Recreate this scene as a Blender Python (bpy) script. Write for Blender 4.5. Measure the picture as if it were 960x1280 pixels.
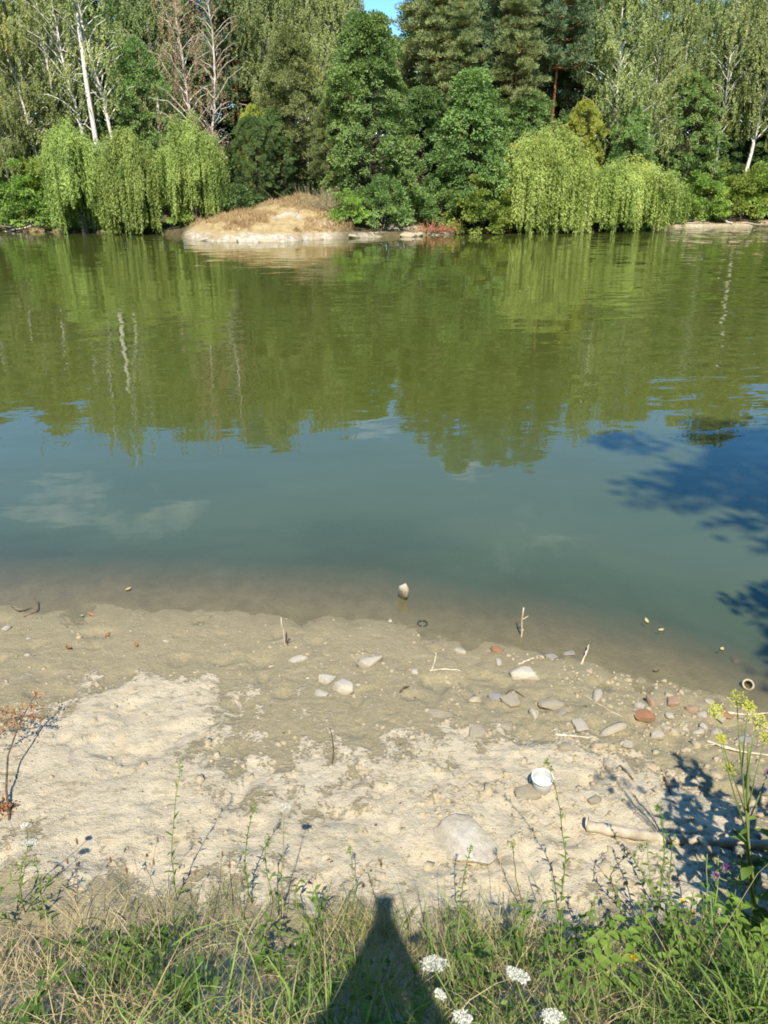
import bpy, math, random
import numpy as np
from mathutils import Vector

sc = bpy.context.scene
for o in list(bpy.data.objects):
    bpy.data.objects.remove(o)
R = math.radians

# ------------------------------------------------------------------ camera
CAM_H = 3.0                      # metres above the water
PITCH = R(23.5)
cam_d = bpy.data.cameras.new("camera")
cam_d.sensor_fit = 'VERTICAL'
cam_d.sensor_height = 36.0
cam_d.lens = 26.0
cam_d.clip_start = 0.05
cam_d.clip_end = 3000.0
cam = bpy.data.objects.new("camera", cam_d)
sc.collection.objects.link(cam)
cam.location = (0, 0, CAM_H)
cam.rotation_euler = (math.pi / 2 - PITCH, 0, 0)
sc.camera = cam

# ------------------------------------------------------------------ sky
SUN_EL = R(51)
world = bpy.data.worlds.new("World")
sc.world = world
world.use_nodes = True
wt = world.node_tree
wt.nodes.clear()
w_out = wt.nodes.new('ShaderNodeOutputWorld')
w_bg = wt.nodes.new('ShaderNodeBackground')
w_sky = wt.nodes.new('ShaderNodeTexSky')
w_sky.sky_type = 'NISHITA'
w_sky.sun_disc = False
w_sky.sun_elevation = SUN_EL
w_sky.sun_rotation = R(180)
w_sky.air_density = 1.0
w_sky.dust_density = 0.05
w_sky.ozone_density = 3.0
w_bg.inputs['Strength'].default_value = 0.15
# thin scattered fair-weather clouds all over the sky
w_tc = wt.nodes.new('ShaderNodeTexCoord')
w_sep = wt.nodes.new('ShaderNodeSeparateXYZ')
w_add = wt.nodes.new('ShaderNodeMath'); w_add.operation = 'ADD'; w_add.inputs[1].default_value = 0.12
w_mx = wt.nodes.new('ShaderNodeMath'); w_mx.operation = 'MAXIMUM'; w_mx.inputs[1].default_value = 0.05
w_div = wt.nodes.new('ShaderNodeVectorMath'); w_div.operation = 'DIVIDE'
w_cmb = wt.nodes.new('ShaderNodeCombineXYZ')
w_map = wt.nodes.new('ShaderNodeMapping'); w_map.inputs['Location'].default_value = (3.7, 1.9, 0.0)
w_n = wt.nodes.new('ShaderNodeTexNoise')
w_n.inputs['Scale'].default_value = 2.6; w_n.inputs['Detail'].default_value = 5.0; w_n.inputs['Roughness'].default_value = 0.55
w_rmp = wt.nodes.new('ShaderNodeMapRange'); w_rmp.inputs['From Min'].default_value = 0.60; w_rmp.inputs['From Max'].default_value = 0.72
w_rmp.inputs['To Max'].default_value = 0.42
w_mix = wt.nodes.new('ShaderNodeMix'); w_mix.data_type = 'RGBA'
w_mix.inputs['B'].default_value = (9.0, 9.2, 9.6, 1)
L = wt.links.new
L(w_tc.outputs['Generated'], w_sep.inputs[0])
L(w_sep.outputs['Z'], w_add.inputs[0]); L(w_add.outputs[0], w_mx.inputs[0])
L(w_mx.outputs[0], w_cmb.inputs[0]); L(w_mx.outputs[0], w_cmb.inputs[1]); L(w_mx.outputs[0], w_cmb.inputs[2])
L(w_tc.outputs['Generated'], w_div.inputs[0]); L(w_cmb.outputs[0], w_div.inputs[1])
L(w_div.outputs[0], w_map.inputs['Vector']); L(w_map.outputs[0], w_n.inputs['Vector'])
L(w_n.outputs['Fac'], w_rmp.inputs['Value'])
L(w_rmp.outputs[0], w_mix.inputs['Factor'])
w_hs = wt.nodes.new('ShaderNodeHueSaturation'); w_hs.inputs['Saturation'].default_value = 1.32; w_hs.inputs['Value'].default_value = 1.0
L(w_sky.outputs[0], w_hs.inputs['Color']); L(w_hs.outputs[0], w_mix.inputs['A'])
L(w_mix.outputs['Result'], w_bg.inputs['Color'])
L(w_bg.outputs[0], w_out.inputs['Surface'])

# ------------------------------------------------------------------ sun, straight behind the photographer
sun_d = bpy.data.lights.new("sun", 'SUN')
sun_d.energy = 4.6
sun_d.angle = R(0.53)
sun_d.color = (1.0, 0.925, 0.79)
sun = bpy.data.objects.new("sun", sun_d)
sc.collection.objects.link(sun)
sun.location = (0, -40, 60)
sun.rotation_euler = (math.pi / 2 - SUN_EL, 0, 0)

sc.view_settings.view_transform = 'Standard'
sc.view_settings.look = 'None'
sc.view_settings.exposure = 0.8
sc.view_settings.gamma = 1.0
sc.view_settings.use_curve_mapping = False
sc.render.engine = 'CYCLES'
sc.cycles.use_denoising = True
try:
    sc.cycles.denoiser = 'OPENIMAGEDENOISE'
    sc.cycles.denoising_input_passes = 'RGB_ALBEDO_NORMAL'
except Exception:
    pass
sc.cycles.filter_width = 1.8
sc.cycles.max_bounces = 8
sc.cycles.diffuse_bounces = 3
sc.cycles.glossy_bounces = 3
sc.cycles.transmission_bounces = 4
sc.cycles.transparent_max_bounces = 8
sc.cycles.caustics_reflective = False
sc.cycles.caustics_refractive = False
sc.cycles.sample_clamp_indirect = 4.0

# ------------------------------------------------------------------ helpers: geometry of the view used to find real places
F = 924.0
CP, SP = math.cos(PITCH), math.sin(PITCH)
def ray(px, py):
    a = (px - 480.0) / F; b = (640.0 - py) / F
    return np.array([a, CP + b * SP, -SP + b * CP])
def on_level(px, py, z=0.0):
    d = ray(px, py); t = (z - CAM_H) / d[2]
    return np.array([0, 0, CAM_H]) + d * t
def at_dist(px, y, z=6.0):
    dep = y * CP + (CAM_H - z) * SP
    return (px - 480.0) / F * dep

# ------------------------------------------------------------------ helpers: noise
def _hash(ix, iy, seed):
    h = (ix.astype(np.int64) * 374761393 + iy.astype(np.int64) * 668265263 + seed * 974711) & 0x7fffffff
    h = ((h ^ (h >> 13)) * 1274126177) & 0x7fffffff
    h = (h ^ (h >> 16)) & 0xffff
    return h / 65535.0
def vnoise(x, y, seed=0):
    x = np.asarray(x, float); y = np.asarray(y, float)
    ix = np.floor(x); iy = np.floor(y)
    fx = x - ix; fy = y - iy
    fx = fx * fx * (3 - 2 * fx); fy = fy * fy * (3 - 2 * fy)
    a = _hash(ix, iy, seed); b = _hash(ix + 1, iy, seed)
    c = _hash(ix, iy + 1, seed); d = _hash(ix + 1, iy + 1, seed)
    return (a + (b - a) * fx) * (1 - fy) + (c + (d - c) * fx) * fy
def fbm(x, y, seed=0, oct=4, gain=0.5):
    s = 0; a = 1.0; n = 0
    for i in range(oct):
        s = s + a * vnoise(np.asarray(x) * 2 ** i + 17.3 * i, np.asarray(y) * 2 ** i + 9.1 * i, seed + i)
        n += a; a *= gain
    return s / n
def sstep(a, b, x):
    t = np.clip((np.asarray(x, float) - a) / (b - a), 0, 1)
    return t * t * (3 - 2 * t)

# ------------------------------------------------------------------ helpers: objects
def link(o):
    sc.collection.objects.link(o); return o
def tag(o, label=None, cat=None, group=None, kind=None):
    if label: o['label'] = label
    if cat: o['category'] = cat
    if group: o['group'] = group
    if kind: o['kind'] = kind
    return o
def empty(name, loc, rz=0.0, scale=1.0):
    o = bpy.data.objects.new(name, None); o.empty_display_size = 0.1
    o.location = tuple(float(v) for v in loc); o.rotation_euler = (0, 0, rz)
    o.scale = (scale,) * 3 if not hasattr(scale, '__len__') else scale
    return link(o)
def obj(name, me, parent=None, loc=None):
    o = bpy.data.objects.new(name, me)
    if parent is not None: o.parent = parent
    if loc is not None: o.location = tuple(float(v) for v in loc)
    return link(o)

class MB:
    """collects quads, builds one mesh"""
    def __init__(s):
        s.v = []; s.f = []; s.m = []; s.a = []; s.n = 0
    def add(s, verts, quads, mat=0, var=None):
        verts = np.asarray(verts, float).reshape(-1, 3); quads = np.asarray(quads, np.int64).reshape(-1, 4)
        if var is None: var = np.full(len(verts), 0.5)
        var = np.broadcast_to(np.asarray(var, float), (len(verts),))
        s.v.append(verts); s.f.append(quads + s.n); s.a.append(var)
        s.m.append(np.full(len(quads), mat, np.int32)); s.n += len(verts)
    def tube(s, pts, rad, sides=6, mat=0, var=0.5, cap=True):
        pts = np.asarray(pts, float); n = len(pts)
        rad = np.broadcast_to(np.asarray(rad, float), (n,))
        tan = np.gradient(pts, axis=0)
        tan /= np.linalg.norm(tan, axis=1)[:, None] + 1e-9
        ref = np.array([0.0, 0, 1]) if abs(tan[:, 2]).mean() < 0.8 else np.array([1.0, 0.1, 0])
        u = np.cross(tan, ref); u /= np.linalg.norm(u, axis=1)[:, None] + 1e-9
        w = np.cross(tan, u)
        an = np.arange(sides) * 2 * math.pi / sides
        ring = u[:, None, :] * np.cos(an)[None, :, None] + w[:, None, :] * np.sin(an)[None, :, None]
        v = pts[:, None, :] + ring * rad[:, None, None]
        i = np.arange(n - 1)[:, None] * sides; j = np.arange(sides)[None, :]; k = (j + 1) % sides
        q = np.stack([i + j, i + k, i + sides + k, i + sides + j], -1).reshape(-1, 4)
        vv = v.reshape(-1, 3)
        if cap and sides >= 4:
            e = (n - 1) * sides
            cq = []
            for b in (0, e):
                for t in range(1, sides - 2, 2):
                    cq.append([b, b + t, b + t + 1, b + t + 2] if b else [b, b + t + 2, b + t + 1, b + t])
            q = np.concatenate([q, np.array(cq)])
        s.add(vv, q, mat, var)
    def leaves(s, pos, d, ln, wd, rng, mat=0, var=0.5, fold=0.15, nrm=None):
        """diamond shaped leaves: base pos, along d"""
        pos = np.asarray(pos, float).reshape(-1, 3); n = len(pos)
        d = np.asarray(d, float).reshape(-1, 3) * np.ones((n, 1))
        d = d / (np.linalg.norm(d, axis=1)[:, None] + 1e-9)
        rv = rng.normal(size=(n, 3)) if nrm is None else nrm
        side = np.cross(d, rv); side /= np.linalg.norm(side, axis=1)[:, None] + 1e-9
        up = np.cross(side, d)
        ln = np.broadcast_to(np.asarray(ln, float), (n,))[:, None]; wd = np.broadcast_to(np.asarray(wd, float), (n,))[:, None]
        mid = pos + d * ln * 0.45 + up * fold * wd
        v = np.stack([pos, mid - side * wd * 0.5, pos + d * ln - up * fold * ln * 0.3, mid + side * wd * 0.5], 1).reshape(-1, 3)
        q = np.arange(n * 4).reshape(-1, 4)
        var = np.broadcast_to(np.asarray(var, float), (n,))
        s.add(v, q, mat, np.repeat(var, 4))
    def blades(s, base, d, bend, ln, wd, rng, segs=4, mat=0, var=0.5, up_side=None):
        """grass blades: strips curving from direction d towards bend"""
        n = len(base)
        ln = np.broadcast_to(np.asarray(ln, float), (n,)); wd = np.broadcast_to(np.asarray(wd, float), (n,))
        side = np.cross(d, rng.normal(size=(n, 3)) if up_side is None else up_side)
        side /= np.linalg.norm(side, axis=1)[:, None] + 1e-9
        t = np.linspace(0, 1, segs + 1)
        p = base.copy(); rows = []
        for i, tt in enumerate(t):
            w = wd * (1 - tt ** 1.6) * 0.5 + wd * 0.03
            rows.append(p - side * w[:, None]); rows.append(p + side * w[:, None])
            dd = d * (1 - tt) + bend * tt
            dd = dd / (np.linalg.norm(dd, axis=1)[:, None] + 1e-9)
            p = p + dd * (ln / segs)[:, None]
        v = np.stack(rows, 1)              # n, 2(segs+1), 3
        b = np.arange(n)[:, None] * 2 * (segs + 1)
        q = np.stack([np.stack([b[:, 0] + 2 * i, b[:, 0] + 2 * i + 1, b[:, 0] + 2 * i + 3, b[:, 0] + 2 * i + 2], -1) for i in range(segs)], 1)
        var = np.broadcast_to(np.asarray(var, float), (n,))
        s.add(v.reshape(-1, 3), q.reshape(-1, 4), mat, np.repeat(var, 2 * (segs + 1)))
    def mesh(s, name, mats, smooth=False):
        me = bpy.data.meshes.new(name)
        v = np.concatenate(s.v); f = np.concatenate(s.f); m = np.concatenate(s.m); a = np.concatenate(s.a)
        me.vertices.add(len(v)); me.vertices.foreach_set('co', v.astype(np.float32).ravel())
        me.loops.add(len(f) * 4); me.loops.foreach_set('vertex_index', f.astype(np.int32).ravel())
        me.polygons.add(len(f)); me.polygons.foreach_set('loop_start', np.arange(len(f), dtype=np.int32) * 4)
        for x in mats: me.materials.append(x)
        me.polygons.foreach_set('material_index', m)
        if smooth: me.polygons.foreach_set('use_smooth', np.ones(len(f), bool))
        at = me.attributes.new('var', 'FLOAT', 'POINT'); at.data.foreach_set('value', a.astype(np.float32))
        me.update(calc_edges=True)
        return me
    def build(s, name, mats, parent=None, loc=None, smooth=False):
        return obj(name, s.mesh(name, mats, smooth), parent, loc)

# ------------------------------------------------------------------ helpers: materials
class NT:
    def __init__(s, name):
        s.mat = bpy.data.materials.new(name); s.mat.use_nodes = True
        s.t = s.mat.node_tree; s.t.nodes.clear()
        s.out = s.n('ShaderNodeOutputMaterial')
    def n(s, typ, **kw):
        nd = s.t.nodes.new(typ)
        for k, v in kw.items():
            if hasattr(nd, k): setattr(nd, k, v)
        return nd
    def l(s, a, b): s.t.links.new(a, b)
    def val(s, x, inp):
        if isinstance(x, (int, float, tuple, list)): inp.default_value = x
        else: s.l(x, inp)
    def math(s, op, a, b=0.0, clamp=False):
        nd = s.n('ShaderNodeMath', operation=op, use_clamp=clamp); s.val(a, nd.inputs[0]); s.val(b, nd.inputs[1]); return nd.outputs[0]
    def mix(s, f, a, b, mode='MIX'):
        nd = s.n('ShaderNodeMix'); nd.data_type = 'RGBA'; nd.blend_type = mode
        s.val(f, nd.inputs['Factor']); s.val(c4(a), nd.inputs['A']); s.val(c4(b), nd.inputs['B']); return nd.outputs['Result']
    def rng(s, x, a, b, c=0.0, d=1.0):
        nd = s.n('ShaderNodeMapRange'); s.val(x, nd.inputs['Value'])
        for i, q in zip(('From Min', 'From Max', 'To Min', 'To Max'), (a, b, c, d)): s.val(q, nd.inputs[i])
        return nd.outputs[0]
    def noise(s, scale, detail=3.0, rough=0.5, vec=None, color=False, dist=0.0):
        nd = s.n('ShaderNodeTexNoise'); nd.inputs['Scale'].default_value = scale
        nd.inputs['Detail'].default_value = detail; nd.inputs['Roughness'].default_value = rough; nd.inputs['Distortion'].default_value = dist
        if vec is not None: s.l(vec, nd.inputs['Vector'])
        return nd.outputs['Color' if color else 'Fac']
    def pos(s): return s.n('ShaderNodeNewGeometry').outputs['Position']
    def obco(s): return s.n('ShaderNodeTexCoord').outputs['Object']
    def scalev(s, v, sx, sy, sz):
        nd = s.n('ShaderNodeVectorMath', operation='MULTIPLY'); s.l(v, nd.inputs[0]); nd.inputs[1].default_value = (sx, sy, sz); return nd.outputs[0]
    def attr(s, name):
        nd = s.n('ShaderNodeAttribute'); nd.attribute_name = name; return nd.outputs['Fac']
    def bump(s, h, strength=0.5, dist=0.02):
        nd = s.n('ShaderNodeBump'); nd.inputs['Strength'].default_value = strength; nd.inputs['Distance'].default_value = dist
        s.l(h, nd.inputs['Height']); return nd.outputs[0]
    def principled(s, col, rough=0.9, spec=0.25, normal=None):
        nd = s.n('ShaderNodeBsdfPrincipled'); s.val(c4(col), nd.inputs['Base Color']); s.val(rough, nd.inputs['Roughness'])
        s.val(spec, nd.inputs['Specular IOR Level'])
        if normal is not None: s.l(normal, nd.inputs['Normal'])
        return nd
    def done(s, sh):
        s.l(sh.outputs[0] if hasattr(sh, 'outputs') else sh, s.out.inputs['Surface']); return s.mat
def c4(c):
    return tuple(c) + (1.0,) if isinstance(c, (tuple, list)) and len(c) == 3 else c

def leaf_mat(name, c_lo, c_hi, c_odd=None, odd=0.0, trans=0.35, rough=0.5, patch=0.35, spec=0.12):
    """leaf: colour runs c_lo..c_hi by leaf and by bough, a share `odd` of the leaves turned c_odd"""
    t = NT(name)
    v = t.attr('var')
    big = t.noise(patch, 2.0, 0.6, t.obco())
    oi = t.n('ShaderNodeObjectInfo').outputs['Random']
    f = t.math('ADD', t.math('MULTIPLY', v, 0.55), t.rng(big, 0.3, 0.7, -0.15, 0.6), True)
    col = t.mix(f, c_lo, c_hi)
    if c_odd is not None:
        big2 = t.noise(patch * 1.7, 2.0, 0.6, t.scalev(t.obco(), 1.0, 1.3, 0.8))
        k = t.math('ADD', t.rng(v, 1.0 - odd * 1.2, 1.0, 0, 0.7), t.rng(big2, 0.72 - odd * 0.5, 0.86 - odd * 0.5, 0, 0.8), True)
        col = t.mix(k, col, c_odd)
    hsv = t.n('ShaderNodeHueSaturation'); t.l(col, hsv.inputs['Color'])
    t.l(t.rng(oi, 0, 1, 0.494, 0.508), hsv.inputs['Hue']); t.l(t.rng(oi, 0, 1, 0.92, 1.10), hsv.inputs['Value'])
    col = hsv.outputs[0]
    pr = t.principled(col, rough, spec)
    tr = t.n('ShaderNodeBsdfTranslucent'); t.l(t.mix(0.5, col, (1.0, 1.0, 0.35), 'MULTIPLY'), tr.inputs['Color'])
    ms = t.n('ShaderNodeMixShader'); ms.inputs[0].default_value = trans
    t.l(pr.outputs[0], ms.inputs[1]); t.l(tr.outputs[0], ms.inputs[2])
    return t.done(ms)
def bark_mat(name, a, b, scale=6.0, stretch=0.25, bumpd=0.02, lo=0.4, hi=0.62):
    t = NT(name); co = t.scalev(t.obco(), 1, 1, stretch)
    n = t.noise(scale, 4.0, 0.6, co)
    col = t.mix(t.rng(n, lo, hi), a, b)
    return t.done(t.principled(col, 0.9, 0.15, t.bump(n, 0.6, bumpd)))
# ------------------------------------------------------------------ terrain heights
near_px = [(-300, 740), (0, 752), (150, 757), (300, 766), (420, 772), (520, 783), (600, 800), (680, 818), (760, 832), (850, 852), (960, 888), (1150, 930)]
_np = np.array([on_level(*p)[:2] for p in near_px])
far_px = [(-400, 287), (-60, 288), (0, 289), (80, 291), (170, 292), (222, 294), (236, 299), (262, 302), (310, 303), (355, 302), (400, 299), (450, 297), (500, 296), (560, 294),
          (620, 291), (740, 290), (815, 288), (842, 285), (880, 284), (960, 283), (1060, 282), (1400, 281)]
_fp = np.array([on_level(*p)[:2] for p in far_px])
def y_near(x):
    x = np.asarray(x, float)
    y = np.interp(x, _np[:, 0], _np[:, 1])
    return y + (fbm(x * 1.6, x * 0 + 3.1, 11, 3) - 0.5) * 0.28 + (fbm(x * 7, x * 0 + 1.1, 12, 4, 0.65) - 0.5) * 0.13
def y_far(x):
    x = np.asarray(x, float)
    return np.interp(x, _fp[:, 0], _fp[:, 1]) + (fbm(x * 0.5, x * 0 + 7.7, 21, 5, 0.6) - 0.5) * 1.8
MX, MY = at_dist(384, 59, 2), 59.5      # crest of the dry-grass mound
def mound(x, y):
    return 1.5 * np.exp(-(((x - MX) / np.where(x < MX, 4.3, 2.6)) ** 2 + ((y - MY) / 4.4) ** 2)) + 0.25 * np.exp(-(((x - at_dist(285, 54, 1)) / 3.0) ** 2 + ((y - 55) / 3.0) ** 2))
def bank_edge(x):
    x = np.asarray(x, float)
    return 2.11 - 0.06 * x - 0.02 * x * x + (fbm(x * 1.6, x * 0 + 0.4, 31, 4, 0.6) - 0.5) * 0.42
def ground_z(x, y, fine=True):
    x = np.asarray(x, float); y = np.asarray(y, float)
    s = y_near(x) - y                                     # metres inland from the near waterline
    beach = np.where(s > 0, 0.085 * s + 0.012 * s * s, 0.055 * s - 0.05 * np.clip(-s - 0.35, 0, 9) - 0.03 * np.clip(-s - 0.8, 0, 9))
    beach = np.maximum(beach, -1.4)
    b = bank_edge(x) - y                                  # metres up the bank
    up = 0.62 * sstep(0, 1.25, b) + 0.46 * sstep(1.0, 2.6, b) + 0.12 * np.clip((b - 2.4) / 10.0, 0, 3)
    near = beach * (1 - sstep(0.0, 2.5, b)) + np.maximum(beach.clip(None, 0.34), 0.2) * sstep(0.0, 2.5, b) + up
    if fine:
        lump = (fbm(x * 30, y * 30, 46, 3, 0.6) - 0.5) * 0.012 + (fbm(x * 2.2, y * 2.2, 41, 3) - 0.5) * 0.05 + (fbm(x * 11, y * 11, 43, 4, 0.65) - 0.5) * 0.024 + (np.abs(fbm(x * 5, y * 5, 44, 3) - 0.5)) * -0.05
        print_ = np.clip(fbm(x * 6.5, y * 5.0, 47, 2) - 0.56, 0, 1) * -0.10        # trodden hollows
        crack = -0.010 * np.exp(-((fbm(x * 4.5, y * 4.5, 53, 3) - 0.5) / 0.012) ** 2)
        w = sstep(-0.5, 0.5, s)
        rough = (0.55 + 0.9 * sstep(-0.2, 1.5, x)) * (0.5 + 0.5 * sstep(0.2, 1.0, s))
        near = near + (lump * rough * (0.35 + 0.65 * w) + print_ * w + crack * w) * sstep(14, 8, y) * (0.35 + 0.65 * sstep(-0.25, 0.35, s))
    f = y - y_far(x)                                      # metres inland of the far waterline
    sandy = np.exp(-(((x - at_dist(330, 54, 1)) / 7.5) ** 4))
    farz = np.where(f > 0, (0.22 + 0.16 * sandy) * sstep(0, 0.35, f) + 0.25 * sstep(0.3, 4, f) + 0.045 * np.clip(f, 0, 400) + mound(x, y) * sstep(0.2, 2.5, f), 0.3 * f)
    farz = np.maximum(farz, -1.4) + (fbm(x * 0.8, y * 0.8, 61, 4) - 0.5) * 0.5 * sstep(0.3, 4, f) + (fbm(x * 2.5, y * 2.5, 62, 3) - 0.5) * 0.22 * sandy * sstep(0.0, 0.5, f)
    return np.where(y < 25, near, farz)
def gz(x, y): return float(ground_z(np.array([x]), np.array([y]))[0])
def on_ground(px, py):
    d = ray(px, py); t = 0.6
    for i in range(400):
        p = np.array([0, 0, CAM_H]) + d * t
        h = p[2] - gz(p[0], p[1])
        if h < 0.002: break
        t += max(0.004, h * 0.5)
    return np.array([p[0], p[1], gz(p[0], p[1])])

# ------------------------------------------------------------------ ground materials
def mat_mud():
    t = NT('mud'); p = t.pos()
    s = t.attr('shore'); bank = t.attr('bank'); dry = t.attr('dry')
    n1 = t.noise(1.6, 5.0, 0.62, p, dist=0.4)
    n2 = t.noise(6.5, 5.0, 0.66, t.scalev(p, 1, 0.75, 1), dist=0.3)
    n3 = t.noise(38.0, 4.0, 0.7, p)
    n4 = t.noise(160.0, 2.0, 0.6, p)
    olive = t.mix(t.rng(n3, 0.3, 0.7), (0.240, 0.203, 0.115), (0.322, 0.275, 0.165))
    pale = t.mix(t.rng(n2, 0.3, 0.7), (0.43, 0.36, 0.24), (0.54, 0.465, 0.33))
    k = t.math('ADD', t.math('MULTIPLY', n1, 0.62), t.math('MULTIPLY', n2, 0.88))
    k = t.math('ADD', k, t.math('MULTIPLY', n3, 0.48))
    k = t.math('ADD', k, dry)
    crust = t.rng(k, 0.95, 1.025)
    col = t.mix(crust, olive, pale)
    fleck = t.rng(t.noise(17.0, 3.0, 0.6, t.scalev(p, 0.7, 1.25, 1), dist=0.5), 0.56, 0.63)
    fleck2 = t.rng(t.noise(45.0, 3.0, 0.6, t.scalev(p, 0.7, 1.2, 1)), 0.58, 0.66)
    col = t.mix(t.math('MULTIPLY', fleck, t.rng(n1, 0.35, 0.6, 0.35, 0.9)), col, t.mix(t.rng(n2, 0.35, 0.65), (0.25, 0.21, 0.13), (0.33, 0.285, 0.19)))
    col = t.mix(t.math('MULTIPLY', fleck2, 0.5), col, (0.27, 0.22, 0.14))
    # dark fine crumbs and light shell grit
    col = t.mix(t.math('MULTIPLY', t.rng(n4, 0.60, 0.72), 0.45), col, (0.15, 0.12, 0.075))
    col = t.mix(t.math('MULTIPLY', t.rng(t.noise(95, 2, 0.5, t.scalev(p, 1, 1.3, 1)), 0.66, 0.72), 0.7), col, (0.58, 0.52, 0.41))
    # damp belt at the waterline
    wet = t.rng(t.math('ADD', s, t.math('MULTIPLY', t.math('SUBTRACT', n1, 0.5), 0.5)), 0.0, 0.32, 1.0, 0.0)
    col = t.mix(wet, col, t.mix(t.rng(n2, 0.35, 0.65), (0.205, 0.172, 0.10), (0.265, 0.225, 0.135)))
    soil = t.mix(t.rng(n2, 0.35, 0.65), (0.26, 0.20, 0.12), (0.46, 0.37, 0.24))
    col = t.mix(bank, col, soil)
    h = t.math('ADD', t.math('MULTIPLY', n3, 0.6), t.math('ADD', t.math('MULTIPLY', crust, 0.25), t.math('MULTIPLY', n4, 0.3)))
    rough = t.rng(wet, 0, 1, 0.95, 0.5)
    return t.done(t.principled(col, rough, 0.2, t.bump(h, 0.9, 0.022)))
def mat_ground():
    t = NT('forest_floor'); p = t.pos()
    n1 = t.noise(0.35, 4, 0.6, p); n2 = t.noise(2.5, 5, 0.65, p)
    litter = t.mix(t.rng(n2, 0.3, 0.7), (0.06, 0.05, 0.03), (0.13, 0.105, 0.06))
    litter = t.mix(t.rng(n1, 0.5, 0.62), litter, (0.06, 0.075, 0.03))
    dry = t.mix(t.rng(n2, 0.3, 0.68), (0.27, 0.20, 0.095), (0.45, 0.35, 0.19))
    bare = t.mix(t.rng(t.noise(4.0, 4, 0.6, p), 0.4, 0.6), (0.32, 0.275, 0.205), (0.54, 0.48, 0.38))
    sand = t.attr('sand'); edge = t.attr('edge')
    col = t.mix(sand, litter, dry)
    col = t.mix(t.math('MULTIPLY', sand, t.rng(t.noise(0.45, 3, 0.5, p), 0.58, 0.64)), col, bare)
    col = t.mix(edge, col, bare)
    return t.done(t.principled(col, 0.95, 0.1, t.bump(n2, 0.8, 0.1)))

# ------------------------------------------------------------------ one sheet of ground, finest at the photographer's feet
def lines(parts):
    out = []
    for a, b, st in parts: out.append(np.arange(a, b - 1e-6, st))
    out.append([parts[-1][1]]); return np.concatenate(out)
nx_ = lines([(-6, -3.6, 0.1), (-3.6, 3.6, 0.017), (3.6, 6, 0.1)])
ny_ = lines([(-6, 0.7, 0.12), (0.7, 5.7, 0.017), (5.7, 7, 0.05), (7, 12, 0.25)])
fx_ = lines([(-600, -150, 50), (-150, -60, 10), (-60, -44, 2), (-44, 44, 0.4), (44, 60, 2), (60, 150, 10), (150, 600, 50)])
fx_ = np.unique(np.concatenate([fx_, [-6.0, 6.0]]))
fy_ = lines([(-300, -40, 40), (-40, -6, 2), (-6, 12, 3), (12, 46, 2), (46, 72, 0.22), (72, 110, 1), (110, 200, 10), (200, 700, 50)])
def blob(px, py, r):
    q = on_level(px, py, 0.15); return np.exp(-(((X - q[0]) / r) ** 2 + ((Y - q[1]) / (r * 0.8)) ** 2))
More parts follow.
